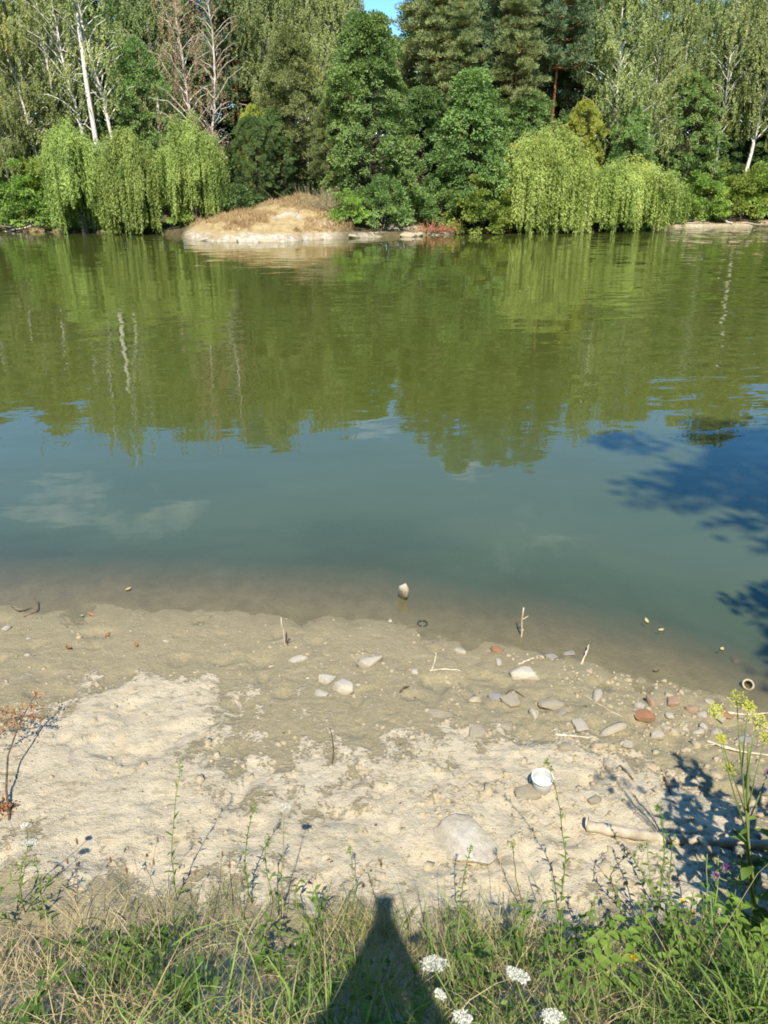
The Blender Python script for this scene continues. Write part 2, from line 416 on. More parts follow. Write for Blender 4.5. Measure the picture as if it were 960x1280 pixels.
def sheet(name, gx, gy, near, mat, label):
    global X, Y
    X, Y = np.meshgrid(gx, gy); Z = ground_z(X, Y)
    cx = (gx[:-1] + gx[1:]) / 2; cy = (gy[:-1] + gy[1:]) / 2
    isnear = (np.abs(cx)[None, :] < 6) & (cy[:, None] > -6) & (cy[:, None] < 12)
    if near:
        S = y_near(X) - Y
        BANK = sstep(-0.05, 0.25, bank_edge(X) - Y + (fbm(X * 5, Y * 5, 71, 3) - 0.5) * 0.3)
        DRY = -0.37 + 0.22 * sstep(0.35, 1.3, S)
        for b in [(150, 900, .55, .30), (100, 1010, .6, .38), (300, 1040, .5, .26), (220, 860, .4, .22), (480, 1090, .6, .24), (560, 960, .5, .14), (420, 940, .4, .06), (650, 930, .4, .14), (700, 1000, .45, .16), (60, 940, .3, .2), (800, 990, .5, .22), (640, 1100, .5, .2), (880, 1080, .5, .2)]:
            DRY = DRY + b[3] * blob(b[0], b[1], b[2])
        attrs = {'shore': S, 'bank': BANK, 'dry': DRY}; sel = isnear
    else:
        FR = Y - y_far(X)
        spit = sstep(at_dist(215, 54, 1), at_dist(245, 54, 1), X) * sstep(at_dist(440, 56, 1), at_dist(405, 56, 1), X)
        SAND = spit * sstep(-0.1, 0.4, FR) * sstep(12.0, 7.0, FR + (fbm(X * .6, Y * .6, 81, 3) - .5) * 5)
        rb = sstep(at_dist(835, 68, 0), at_dist(850, 68, 0), X)
        SAND = np.maximum(SAND, 0.75 * rb * sstep(-0.2, 0.3, FR) * sstep(3.2, 1.5, FR))
        SAND = np.maximum(SAND, 0.45 * sstep(at_dist(90, 62, 0), at_dist(60, 62, 0), X) * sstep(2.2, 1.0, FR) * sstep(-0.2, 0.2, FR))
        SAND = np.maximum(SAND, 0.6 * np.exp(-(((X - at_dist(520, 60, 1)) / 1.1) ** 2)) * sstep(-0.2, 0.2, FR) * sstep(5, 3, FR))
        EDGE = spit * sstep(-0.6, -0.1, FR) * sstep(1.1, 0.3, FR + (fbm(X * 0.9, Y * 0.9, 83, 4) - .5) * 2.4)
        EDGE = np.maximum(EDGE, 0.8 * sstep(at_dist(430, 58, 0), at_dist(470, 58, 0), X) * sstep(at_dist(570, 58, 0), at_dist(545, 58, 0), X) * sstep(-0.6, -0.1, FR) * sstep(0.9, 0.4, FR) * (fbm(X * 1.3, Y * 1.3, 85, 3) > 0.5))
        EDGE = np.maximum(EDGE, 0.5 * rb * sstep(-0.6, -0.1, FR) * sstep(1.0, 0.4, FR))
        attrs = {'sand': SAND, 'edge': EDGE}; sel = ~isnear
    idx = np.arange(X.size).reshape(X.shape)
    quads = np.stack([idx[:-1, :-1], idx[:-1, 1:], idx[1:, 1:], idx[1:, :-1]], -1)
    q = quads[sel].reshape(-1, 4)
    u, inv = np.unique(q, return_inverse=True)
    mb = MB(); mb.add(np.stack([X.ravel()[u], Y.ravel()[u], Z.ravel()[u]], 1), inv.reshape(-1, 4))
    me = mb.mesh(name, [mat], True)
    for k, a in attrs.items():
        at = me.attributes.new(k, 'FLOAT', 'POINT'); at.data.foreach_set('value', a.ravel()[u].astype(np.float32))
    return tag(obj(name, me), label, None, None, 'structure')
M_MUD = mat_mud(); M_FLOOR = mat_ground()
sheet('mud_shore', nx_, ny_, True, M_MUD, 'pale drying mud beach at the near edge of the pond')
sheet('ground', fx_, fy_, False, M_FLOOR, 'wooded far bank with a bare sandy spit')

# ------------------------------------------------------------------ water
def mat_water():
    t = NT('pond_water'); p = t.pos()
    sx = t.n('ShaderNodeSeparateXYZ'); t.l(p, sx.inputs[0])
    # slopes of the ripples, crests lying across the view
    def slope(vec, scale, det): 
        c = t.n('ShaderNodeSeparateColor'); t.l(t.noise(scale, det, 0.5, vec, True), c.inputs[0])
        return t.math('SUBTRACT', c.outputs[0], 0.5), t.math('SUBTRACT', c.outputs[1], 0.5)
    rot = t.n('ShaderNodeMapping'); t.l(p, rot.inputs['Vector']); rot.inputs['Rotation'].default_value = (0, 0, R(-9)); 
    a1 = slope(t.scalev(rot.outputs[0], 0.30, 1.0, 1), 2.6, 2.0)
    a2 = slope(t.scalev(rot.outputs[0], 0.35, 1.0, 1), 9.0, 1.5)
    a3 = slope(t.scalev(p, 0.6, 1.0, 1), 0.7, 1.5)
    gust = t.rng(t.noise(0.12, 2.0, 0.5, t.scalev(p, 1, 0.6, 1)), 0.40, 0.66, 0.35, 1.0)
    gr = t.math('MULTIPLY', t.rng(t.math('SUBTRACT', sx.outputs[0], t.math('MULTIPLY', sx.outputs[1], 0.16)), 1.6, 5.0), t.rng(sx.outputs[1], 7.5, 11.0))
    gl = t.math('MULTIPLY', t.rng(sx.outputs[0], -1.0, -4.0), t.rng(sx.outputs[1], 8.5, 10.5))
    calm = t.rng(sx.outputs[1], 6.5, 11.0, 0.5, 1.0)
    g = t.math('MULTIPLY', t.math('ADD', gust, t.math('ADD', t.math('MULTIPLY', gr, 2.2), t.math('MULTIPLY', gl, 0.4))), calm)
    def tot(i, k):
        q = t.math('ADD', t.math('MULTIPLY', a1[i], 0.085 * k), t.math('ADD', t.math('MULTIPLY', a2[i], 0.05 * k), t.math('MULTIPLY', a3[i], 0.03 * k)))
        return t.math('MULTIPLY', q, g)
    cv = t.n('ShaderNodeCombineXYZ'); t.l(tot(0, 0.35), cv.inputs[0]); t.l(tot(1, 1.0), cv.inputs[1]); cv.inputs[2].default_value = 1.0
    nz = t.n('ShaderNodeVectorMath', operation='NORMALIZE'); t.l(cv.outputs[0], nz.inputs[0])
    N = nz.outputs[0]
    fr = t.n('ShaderNodeFresnel'); fr.inputs['IOR'].default_value = 1.333; t.l(N, fr.inputs['Normal'])
    gl_ = t.n('ShaderNodeBsdfGlossy'); gl_.inputs['Roughness'].default_value = 0.015; t.l(N, gl_.inputs['Normal']); gl_.inputs['Color'].default_value = (1, 1, 1, 1)
    # suspended silt: opacity grows with the depth of water under the surface
    dep = t.attr('depth')
    silt = t.noise(0.9, 4.0, 0.55, t.scalev(p, 0.6, 1, 1), dist=0.6)
    d2 = t.math('MULTIPLY', dep, t.rng(silt, 0.3, 0.7, 0.75, 1.3))
    op = t.math('SUBTRACT', 1.0, t.math('POWER', 2.718, t.math('MULTIPLY', d2, -15.0)), True)
    deepc = t.rng(sx.outputs[1], 6.0, 11.0)
    body = t.n('ShaderNodeBsdfDiffuse')
    cnear = t.mix(t.rng(silt, 0.35, 0.65), (0.060, 0.086, 0.046), (0.071, 0.097, 0.052))
    cnear = t.mix(t.rng(dep, 0.01, 0.075), (0.130, 0.128, 0.070), cnear)
    t.l(t.mix(deepc, cnear, (0.066, 0.079, 0.016)), body.inputs['Color'])
    tr = t.n('ShaderNodeBsdfTransparent'); tr.inputs['Color'].default_value = (0.93, 0.94, 0.88, 1)
    m1 = t.n('ShaderNodeMixShader'); t.l(op, m1.inputs[0]); t.l(tr.outputs[0], m1.inputs[1]); t.l(body.outputs[0], m1.inputs[2])
    m2 = t.n('ShaderNodeMixShader'); t.l(fr.outputs[0], m2.inputs[0]); t.l(m1.outputs[0], m2.inputs[1]); t.l(gl_.outputs[0], m2.inputs[2])
    return t.done(m2)
wx = lines([(-200, -60, 20), (-60, -8, 4), (-8, -5, .3), (-5, 5, 0.06), (5, 8, .3), (8, 60, 4), (60, 200, 20)])
wy = lines([(2.6, 3.3, 0.1), (3.3, 6.5, 0.05), (6.5, 10, 0.2), (10, 90, 4)])
WX, WY = np.meshgrid(wx, wy)
DEP = np.maximum(0, -ground_z(WX, WY))
ii = np.arange(len(wx) * len(wy)).reshape(len(wy), len(wx))
wm = MB(); wm.add(np.stack([WX.ravel(), WY.ravel(), np.zeros(WX.size)], 1), np.stack([ii[:-1, :-1], ii[:-1, 1:], ii[1:, 1:], ii[1:, :-1]], -1).reshape(-1, 4))
wme = wm.mesh('water', [mat_water()], True)
_at = wme.attributes.new('depth', 'FLOAT', 'POINT'); _at.data.foreach_set('value', DEP.ravel().astype(np.float32))
tag(obj('water', wme), 'murky green pond water mirroring the trees', None, None, 'structure')
# ------------------------------------------------------------------ trees: materials
M_WILLOW = leaf_mat('willow_leaf', (0.19, 0.285, 0.07), (0.50, 0.62, 0.19), None, 0, 0.35, 0.5, 0.5)
M_WILLOW_Y = leaf_mat('willow_leaf_pale', (0.236, 0.330, 0.071), (0.614, 0.732, 0.236), (0.732, 0.684, 0.153), 0.04, 0.35, 0.5, 0.5)
M_BIRCH = leaf_mat('birch_leaf', (0.196, 0.250, 0.091), (0.478, 0.543, 0.215), (0.586, 0.522, 0.158), 0.08, 0.3, 0.55)
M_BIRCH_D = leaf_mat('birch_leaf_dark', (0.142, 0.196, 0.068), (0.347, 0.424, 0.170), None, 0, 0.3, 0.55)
M_PINE = leaf_mat('pine_needle', (0.100, 0.171, 0.088), (0.254, 0.330, 0.165), None, 0, 0.15, 0.55)
M_PINE_O = leaf_mat('pine_needle_olive', (0.153, 0.206, 0.083), (0.366, 0.419, 0.171), None, 0, 0.15, 0.55)
M_LEAF = leaf_mat('alder_leaf', (0.124, 0.218, 0.068), (0.336, 0.472, 0.159), (0.496, 0.496, 0.106), 0.04, 0.3, 0.45)
M_LEAF_B = leaf_mat('bush_leaf_bright', (0.153, 0.271, 0.059), (0.425, 0.590, 0.147), (0.649, 0.614, 0.094), 0.05, 0.35, 0.45)
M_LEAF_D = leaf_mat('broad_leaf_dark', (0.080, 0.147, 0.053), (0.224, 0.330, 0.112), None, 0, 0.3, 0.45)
M_LEAF_O = leaf_mat('broad_leaf_olive', (0.145, 0.185, 0.070), (0.34, 0.385, 0.145), (0.48, 0.42, 0.14), 0.08, 0.3, 0.5)
M_LEAF_Y = leaf_mat('broad_leaf_yellowing', (0.27, 0.32, 0.05), (0.56, 0.60, 0.13), (0.66, 0.60, 0.11), 0.22, 0.35, 0.5)
M_RUST = leaf_mat('rusty_dead_leaf', (0.280, 0.179, 0.115), (0.550, 0.399, 0.276), (0.360, 0.336, 0.172), 0.3, 0.2, 0.7)
M_LEAF_YG = leaf_mat('broad_leaf_yellow_green', (0.177, 0.260, 0.053), (0.448, 0.543, 0.130), (0.684, 0.590, 0.106), 0.16, 0.35, 0.5)
M_BARK = bark_mat('grey_bark', (0.06, 0.05, 0.04), (0.17, 0.145, 0.115))
M_PBARK = bark_mat('pine_bark', (0.17, 0.075, 0.035), (0.42, 0.20, 0.085), 4.0)
M_WBARK = bark_mat('birch_bark', (0.10, 0.09, 0.08), (0.72, 0.69, 0.63), 3.5, 1.6, 0.004, 0.34, 0.42)
M_PALE = bark_mat('bleached_wood', (0.42, 0.37, 0.30), (0.70, 0.66, 0.58), 8.0)

def wob(n, rng, amp):
    a = np.cumsum(rng.normal(size=(n, 2)) * amp, 0); a -= a[0]; return a
def rand_dir(rng, n, zlo=-1, zhi=1):
    th = rng.uniform(0, 2 * math.pi, n); z = rng.uniform(zlo, zhi, n); r = np.sqrt(np.maximum(0, 1 - z * z))
    return np.stack([r * np.cos(th), r * np.sin(th), z], 1)
def trunk_line(H, rng, lean=(0, 0), amp=0.05, n=9):
    z = np.linspace(-0.3, H, n); w = wob(n, rng, amp)
    t = (z / H).clip(0)
    return np.stack([w[:, 0] + lean[0] * t, w[:, 1] + lean[1] * t, z], 1)
def along(line, h):
    return np.array([np.interp(h, line[:, 2], line[:, i]) for i in range(3)])
def limb(mb, a, b, r0, r1, rng, sag=0.0, mat=0, n=5, sides=5):
    t = np.linspace(0, 1, n)[:, None]
    L_ = np.linalg.norm(b - a)
    p = a * (1 - t) + b * t + np.sin(t * math.pi) * np.array([0, 0, sag]) * L_ + rng.normal(size=(n, 3)) * 0.03 * L_ * np.sin(t * math.pi)
    mb.tube(p, np.linspace(r0, r1, n), sides, mat, cap=False); return p

def tree_broad(seed, H, Rw, base=0.18, shape='round', clumps=120, per=85, leaf=0.21, tr=0.18, flat=0.55, crad=0.56, lean=(0, 0)):
    rng = np.random.default_rng(seed); tk = MB(); cr = MB()
    line = trunk_line(H * 0.85, rng, lean, 0.06 * H / 12)
    tk.tube(line, np.linspace(tr, tr * 0.2, len(line)) * (1 + 0.25 * np.exp(-np.linspace(0, 8, len(line)))), 7)
    ph = rng.uniform(0, 6.28, 4)
    for i in range(clumps):
        u = rng.uniform(0, 1) ** (0.8 if shape == 'cone' else 0.9)
        h = base * H + u * H * (0.99 - base)
        if shape == 'cone': env = 0.18 + 0.95 * (1 - u) ** 0.75 * (1 - 0.45 * math.exp(-u * 9))
        elif shape == 'tall': env = (math.sin(math.pi * min(1, 0.12 + 0.88 * u)) ** 0.55)
        else: env = math.sqrt(max(0.03, 1 - (2 * u - 0.86) ** 2 / 1.32))
        th = rng.uniform(0, 6.283)
        lump = 1 + 0.16 * math.sin(2 * th + ph[0] + 5 * u) + 0.13 * math.sin(3 * th + ph[1] - 9 * u) + 0.1 * math.sin(5 * th + ph[2])
        r = Rw * env * lump * math.sqrt(rng.uniform(0.22, 1.0)) * (1.0 if rng.uniform() < 0.8 else rng.uniform(1.0, 1.22))
        c0 = along(line, min(h, H * 0.85)); c = np.array([c0[0] + r * math.cos(th), c0[1] + r * math.sin(th), h])
        hb = max(0.1 * H, h - 0.35 * r - rng.uniform(0.2, 0.6))
        if i % 2 == 0: limb(tk, along(line, min(hb, H * 0.84)), c, tr * 0.3 * (1 - 0.6 * u), 0.015, rng, -0.05)
        cra = crad * rng.uniform(0.65, 1.25)
        out = np.array([math.cos(th), math.sin(th), 0.25])
        n = int(per * rng.uniform(0.7, 1.3))
        d = rand_dir(rng, n); rr = rng.uniform(0.15, 1, n)[:, None] ** 0.5
        off = d * rr * cra; off[:, 2] *= flat
        off[:, 2] -= 0.25 * (off[:, :2] @ out[:2])          # boughs droop outwards
        ld = d * 0.8 + out + np.array([0, 0, -0.25]) + rng.normal(size=(n, 3)) * 0.5
        nrm = np.array([0, 0, 0.55]) + out + rng.normal(size=(n, 3)) * 0.42
        cr.leaves(c + off, ld, leaf * rng.uniform(0.7, 1.3, n), leaf * 0.62 * rng.uniform(0.7, 1.2, n), rng, 0, np.clip(rng.normal(0.45, 0.15, n) + rng.normal() * 0.16, 0, 1), nrm=nrm)
    return tk, cr

def tree_pine(seed, H, Rw, crown=0.55, whorls=13, per=60, tr=0.2):
    rng = np.random.default_rng(seed); tk = MB(); cr = MB()
    line = trunk_line(H, rng, (rng.normal() * 0.4, rng.normal() * 0.3), 0.05, 12)
    tk.tube(line, np.linspace(tr, tr * 0.15, 12), 7)
    for w in range(whorls):
        u = (w + rng.uniform(0, 0.6)) / whorls
        h = H * (1 - crown) + u * H * crown * 0.99
        rad = Rw * (0.22 + 0.9 * (1 - u) ** 0.7) * (0.72 + 0.28 * min(1, u * 5))
        k = 5 if u < 0.85 else 4
        a0 = rng.uniform(0, 6.28)
        for j in range(k):
            th = a0 + j * 6.283 / k + rng.normal() * 0.3; rr = rad * rng.uniform(0.6, 1.15)
            a = along(line, min(h, H)); b = a + np.array([math.cos(th) * rr, math.sin(th) * rr, rr * rng.uniform(-0.05, 0.3) + 0.2 * u])
            p = limb(tk, a, b, tr * 0.28 * (1 - 0.7 * u), 0.02, rng, -0.08)
            for q, fr in enumerate((1.0, 0.78, 0.56, 0.36)):
                if fr * rr < 0.5 and q: continue
                c = a + (b - a) * fr + rng.normal(size=3) * 0.15 + np.array([0, 0, 0.1])
                cra = (0.75 - 0.08 * q) * rng.uniform(0.75, 1.25)
                n = int(per * 1.9); d = rand_dir(rng, n, -0.5, 1)
                off = d * (rng.uniform(0.1, 1, n)[:, None] ** 0.5) * cra; off[:, 2] *= 0.42
                ld = d + np.array([math.cos(th) * 0.5, math.sin(th) * 0.5, 0.5])
                cr.leaves(c + off, ld, 0.27 * rng.uniform(0.7, 1.3, n), 0.08, rng, 0, np.clip(rng.normal(0.5, 0.25, n), 0, 1), nrm=np.array([math.cos(th), math.sin(th), .8]) + rng.normal(size=(n, 3)) * .6)
    return tk, cr

def strands(cr, rng, starts, ends_z, leaf, wid, step, spread, var0):
    """hanging twigs set with leaves"""
    P = []; D = []; V = []
    for s_, ez, v in zip(starts, ends_z, var0):
        ln = s_[2] - ez
        if ln < 0.15: continue
        n = max(3, int(ln / step)); t = (np.arange(n) + rng.uniform(0, 1, n)) / n
        sw = rng.normal(size=2) * spread
        p = np.stack([s_[0] + sw[0] * t * ln + rng.normal(size=n) * 0.05, s_[1] + sw[1] * t * ln + rng.normal(size=n) * 0.05, s_[2] - t * ln], 1)
        P.append(p); d = rng.normal(size=(n, 3)) * 0.38; d[:, 2] -= 1; D.append(d); V.append(np.clip(v + rng.normal(size=n) * 0.12, 0, 1))
    P = np.concatenate(P); D = np.concatenate(D); V = np.concatenate(V); n = len(P)
    rad = P * np.array([1, 1, 0]); rad /= np.linalg.norm(rad, axis=1)[:, None] + 0.3
    cr.leaves(P, D, leaf * rng.uniform(0.7, 1.3, n), wid * rng.uniform(0.8, 1.2, n), rng, 0, V, nrm=rad + np.array([0, 0, .35]) + rng.normal(size=(n, 3)) * .6)

def tree_birch(seed, H, Rw, base=0.3, limbs=46, tr=0.15, leafy=1.0, lean=(0, 0), hang=1.15, nstr=14, leaf=0.135):
    rng = np.random.default_rng(seed); tk = MB(); cr = MB()
    line = trunk_line(H, rng, lean, 0.09, 12)
    tk.tube(line, np.linspace(tr, tr * 0.12, 12), 7)
    st = []; ez = []; vv = []
    for i in range(limbs):
        u = (i + rng.uniform(0, 1)) / limbs; h = H * (base + u * (0.98 - base))
        rad = Rw * (0.25 + 0.75 * math.sin(math.pi * min(1, 0.25 + 0.75 * u)) ** 0.8) * rng.uniform(0.5, 1.15)
        th = i * 2.4 + rng.normal() * 0.4
        a = along(line, h * 0.98)
        b = a + np.array([math.cos(th) * rad, math.sin(th) * rad, rad * rng.uniform(0.5, 1.1)])
        b[2] = min(b[2], H * 1.03)
        p = limb(tk, a, b, tr * 0.34 * (1 - 0.7 * u), 0.012, rng, 0.12)
        v0 = rng.normal(0.5, 0.18)
        for k in range(int(nstr * leafy + rng.uniform(0, 1))):
            f = rng.uniform(0.35, 1.08); q = a + (b - a) * f + rng.normal(size=3) * 0.34 + np.array([0, 0, 0.12 * rad])
            st.append(q); ez.append(q[2] - hang * rng.uniform(0.35, 1.25)); vv.append(v0)
            # upright fluff at the bough
    if st: strands(cr, rng, st, ez, leaf, leaf * 0.62, 0.021, 0.16, vv)
    else: cr = None
    return tk, cr

def tree_willow(seed, H, Rx, Ry, boughs=34, per=15, low=0.35, leaf=0.18, ragged=0.6):
    rng = np.random.default_rng(seed); tk = MB(); cr = MB()
    line = trunk_line(H * 0.55, rng, (rng.normal() * 0.3, 0.2), 0.06)
    tk.tube(line, np.linspace(0.32, 0.16, len(line)), 8)
    st = []; ez = []; vv = []
    top = line[-1]
    for i in range(boughs):
        th = i * 2.39996 + rng.normal() * 0.2
        f = math.sqrt((i + 0.6) / boughs)                       # how far out
        rx, ry = Rx * f * rng.uniform(0.88, 1.06), Ry * f * rng.uniform(0.88, 1.06)
        zt = H * (1.0 - 0.34 * f ** 2.2) * rng.uniform(0.84, 1.05)
        b = np.array([rx * math.cos(th), ry * math.sin(th), zt])
        a = along(line, H * rng.uniform(0.3, 0.55))
        limb(tk, a, b, 0.10, 0.02, rng, 0.12, n=7)
        v0 = rng.normal(0.5, 0.27); lo = low + rng.uniform(0, 1) ** 1.6 * H * ragged * (1.1 - 0.4 * f)
        out = np.array([math.cos(th), math.sin(th)])
        for k in range(per):
            q = b + np.concatenate([rng.normal(size=2) * 0.25 + out * rng.uniform(-0.5, 0.3), [rng.normal() * 0.12]])
            q[2] -= 0.5 * np.linalg.norm(q[:2] - b[:2]) ** 1.5
            st.append(q); ez.append(max(low * 0.6, lo + rng.normal() * 0.35)); vv.append(v0)
        # crest: short sprays arching over the bough
        n = 100; t = rng.uniform(0, 1, n); P = b + np.stack([out[0] * (t - 0.5) * 0.9, out[1] * (t - 0.5) * 0.9, 0.22 - (t - 0.35) ** 2 * 0.9], 1) + rng.normal(size=(n, 3)) * 0.16
        cr.leaves(P, np.stack([out[0] * np.ones(n), out[1] * np.ones(n), -1.2 * t], 1) + rng.normal(size=(n, 3)) * 0.4, leaf * rng.uniform(0.7, 1.2, n), leaf * 0.3, rng, 0, np.clip(v0 + 0.1 + rng.normal(size=n) * 0.15, 0, 1))
    strands(cr, rng, st, ez, leaf, leaf * 0.42, 0.036, 0.02, vv)
    return tk, cr

def tree_bush(seed, H, Rw, clumps=55, per=130, leaf=0.17, crad=0.55):
    rng = np.random.default_rng(seed); tk = MB(); cr = MB()
    for k in range(5):
        th = k * 1.256 + rng.normal() * 0.3
        limb(tk, np.array([0.1 * math.cos(th), 0.1 * math.sin(th), -0.2]), np.array([Rw * 0.5 * math.cos(th), Rw * 0.5 * math.sin(th), H * 0.75]), 0.06, 0.015, rng, 0.05)
    for i in range(clumps):
        d = rand_dir(rng, 1, -0.1, 1)[0]; f = rng.uniform(0.35, 1) ** 0.5
        c = np.array([d[0] * Rw * f, d[1] * Rw * f, 0.15 * H + d[2] * 0.82 * H * f]) + rng.normal(size=3) * 0.12
        n = int(per * rng.uniform(0.7, 1.3)); dd = rand_dir(rng, n)
        off = dd * (rng.uniform(0.1, 1, n)[:, None] ** 0.5) * crad * rng.uniform(0.7, 1.25); off[:, 2] *= 0.55
        ld = dd + d + rng.normal(size=(n, 3)) * 0.4
        P = c + off; P[:, 2] = np.maximum(P[:, 2], 0.05)
        cr.leaves(P, ld, leaf * rng.uniform(0.7, 1.3, n), leaf * 0.65, rng, 0, np.clip(rng.normal(0.45, 0.15, n) + rng.normal() * 0.16, 0, 1), nrm=np.array([0, 0, .5]) + 1.2 * d + rng.normal(size=(n, 3)) * 0.5)
    return tk, cr

# ------------------------------------------------------------------ trees: models
PROTO = {}
def proto(key, maker, trunk_mat, crown_mat, H, sway=None):
    tk, cr = maker
    PROTO[key] = (tk.mesh('trunk', [trunk_mat], True), cr.mesh('crown', [crown_mat]) if cr else None, H)
proto('broad_a', tree_broad(1, 12, 3.6, 0.16, 'round', 400, 92, 0.18), M_BARK, M_LEAF, 12)
proto('broad_b', tree_broad(2, 15, 3.8, 0.2, 'tall', 450, 95, 0.18), M_BARK, M_LEAF, 15)
proto('broad_c', tree_broad(3, 13, 4.2, 0.14, 'round', 430, 92, 0.18, flat=0.55), M_BARK, M_LEAF_D, 13)
proto('alder', tree_broad(4, 14, 4.4, 0.04, 'cone', 590, 95, 0.18, flat=0.6, crad=0.53), M_BARK, M_LEAF, 14)
proto('alder_b', tree_broad(5, 10.5, 3.6, 0.04, 'cone', 420, 95, 0.18, flat=0.6, crad=0.53), M_BARK, M_LEAF, 10.5)
proto('pine_a', tree_pine(6, 22, 3.1, 0.58, 14), M_PBARK, M_PINE, 22)
proto('pine_b', tree_pine(7, 21, 2.8, 0.68, 15), M_PBARK, M_PINE, 21)
proto('pine_c', tree_pine(8, 23, 3.3, 0.5, 12), M_PBARK, M_PINE_O, 23)
proto('birch_a', tree_birch(9, 18, 3.0, 0.26, 60, 0.16), M_WBARK, M_BIRCH, 18)
proto('birch_b', tree_birch(10, 19, 2.6, 0.2, 64, 0.15, lean=(1.2, 0)), M_WBARK, M_BIRCH, 19)
proto('birch_c', tree_birch(11, 17, 3.3, 0.3, 54, 0.16, lean=(-2.6, 0), hang=1.5), M_WBARK, M_BIRCH, 17)
proto('birch_thin', tree_birch(12, 16, 2.2, 0.36, 44, 0.15, leafy=0.26, lean=(-1.5, 0)), M_WBARK, M_BIRCH, 16)
proto('birch_rust', tree_birch(13, 15, 2.3, 0.22, 52, 0.15, leafy=0.45, lean=(-1.0, 0), hang=0.9, leaf=0.085), M_PALE, M_RUST, 15)
proto('birch_bare', tree_birch(14, 15, 1.9, 0.22, 52, 0.14, leafy=0.16, lean=(0.7, 0), hang=0.7, leaf=0.08), M_PALE, M_RUST, 15)
proto('bush_a', tree_bush(15, 3.4, 2.2), M_BARK, M_LEAF_B, 3.4)
proto('bush_b', tree_bush(16, 4.6, 2.4, 70), M_BARK, M_LEAF_B, 4.6)
proto('bush_c', tree_bush(17, 2.2, 1.7, 40, 110), M_BARK, M_LEAF_B, 2.2)
proto('willow_1', tree_willow(21, 8.0, 2.5, 2.4, 38, 19), M_BARK, M_WILLOW, 8)
proto('willow_2', tree_willow(22, 7.8, 2.1, 2.2, 31, 19), M_BARK, M_WILLOW, 7.8)
proto('willow_3', tree_willow(23, 8.4, 2.9, 2.4, 36, 17, 0.7), M_BARK, M_WILLOW, 8.4)
proto('willow_4', tree_willow(24, 7.7, 3.75, 3.0, 58, 19, 0.25, ragged=0.35), M_BARK, M_WILLOW_Y, 7.7)
proto('willow_5', tree_willow(25, 5.8, 3.8, 2.9, 54, 18, 0.4, ragged=0.35), M_BARK, M_WILLOW_Y, 5.8)

def plant_tree(name, key, px, y, top, label, cat='tree', group=None, leafm=None, rz=None, wide=1.0, z=None, seed=0):
    """stand a tree at lateral pixel px, y metres away, `top` metres above the water"""
    x = at_dist(px, y, 4.0); zb = gz(x, y) if z is None else z
    tk, cr, H = PROTO[key]; s = (top - zb) / H
    r = empty(name, (x, y, zb), (random.Random(px * 7 + int(y * 13) + seed).uniform(0, 6.28) if rz is None else rz), (s * wide, s * wide, s))
    tag(r, label, cat, group)
    obj('trunk', tk, r)
    if cr is not None:
        c = obj('crown', cr, r)
        if leafm is not None:
            c.material_slots[0].link = 'OBJECT'; c.material_slots[0].material = leafm
    return r

# ---- willows on the waterline
plant_tree('weeping_willow', 'willow_1', 95, 60.2, 7.35, 'leftmost weeping willow, a pale green curtain hanging to the water', rz=0.3)
plant_tree('weeping_willow', 'willow_2', 162, 58.6, 7.05, 'narrow weeping willow, middle of the three left willows', rz=1.0)
plant_tree('weeping_willow', 'willow_3', 241, 59.6, 7.7, 'weeping willow with ragged gaps standing beside the sandy spit', rz=0.0)
plant_tree('weeping_willow', 'willow_4', 681, 61.5, 7.2, 'tallest yellow-green weeping willow on the right half of the far shore', rz=0.0, wide=1.1)
plant_tree('weeping_willow', 'willow_5', 787, 63.3, 5.3, 'low domed yellow-green weeping willow nearest the bare right bank', rz=0.0, wide=1.12)
# ---- broadleaf trees at the water
plant_tree('alder_tree', 'alder', 462, 60.8, 14.2, 'large cone-shaped green tree at the water right of the sandy spit')
plant_tree('alder_tree', 'alder_b', 588, 62.0, 11.0, 'bushy green cone-shaped tree left of the tallest yellow-green willow', leafm=M_LEAF)
plant_tree('alder_tree', 'alder_b', 528, 66.5, 10.4, 'dull green tree wedged between the two cone-shaped green trees', leafm=M_LEAF_D)
plant_tree('olive_tree_willow', 'broad_a', 414, 62.0, 9.0, 'brownish olive bushy tree behind the top of the dry mound', leafm=M_LEAF_O, wide=0.72)
plant_tree('olive_tree_willow', 'broad_b', 372, 67.5, 14.5, 'tall greyish olive tree behind the dry mound, left of the large green cone', leafm=M_LEAF_O, wide=0.8)
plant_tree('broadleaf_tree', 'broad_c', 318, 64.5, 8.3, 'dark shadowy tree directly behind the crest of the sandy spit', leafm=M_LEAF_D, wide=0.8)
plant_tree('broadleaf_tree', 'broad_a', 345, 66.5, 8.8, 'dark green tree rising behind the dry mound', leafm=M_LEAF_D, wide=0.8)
plant_tree('broadleaf_tree', 'broad_b', 190, 70.0, 14.2, 'bright green leafy tree between the birches above the left willows', leafm=M_LEAF, wide=0.8)
plant_tree('broadleaf_tree', 'broad_a', 320, 71.0, 9.6, 'yellow-green sunlit tree peeping out behind the dark spit trees', leafm=M_LEAF_Y, wide=0.55)
plant_tree('yellowing_tree', 'broad_a', 724, 68.5, 9.7, 'yellow-leaved tree rising behind the two right willows', leafm=M_LEAF_Y, wide=0.62)
plant_tree('broadleaf_tree', 'broad_a', 785, 70.0, 9.3, 'round dark green tree behind the low domed willow', leafm=M_LEAF, wide=0.75)
plant_tree('broadleaf_tree', 'broad_c', 842, 77.5, 12.8, 'broad mid green tree between the domed willow and the right birches', leafm=M_LEAF)
plant_tree('broadleaf_tree', 'broad_b', 895, 79.5, 10.8, 'dark green tree at the foot of the right birches', leafm=M_LEAF_D)
plant_tree('broadleaf_tree', 'broad_c', 955, 78.5, 9.2, 'dark leafy tree at the right edge behind the yellowish bush', leafm=M_LEAF_D)
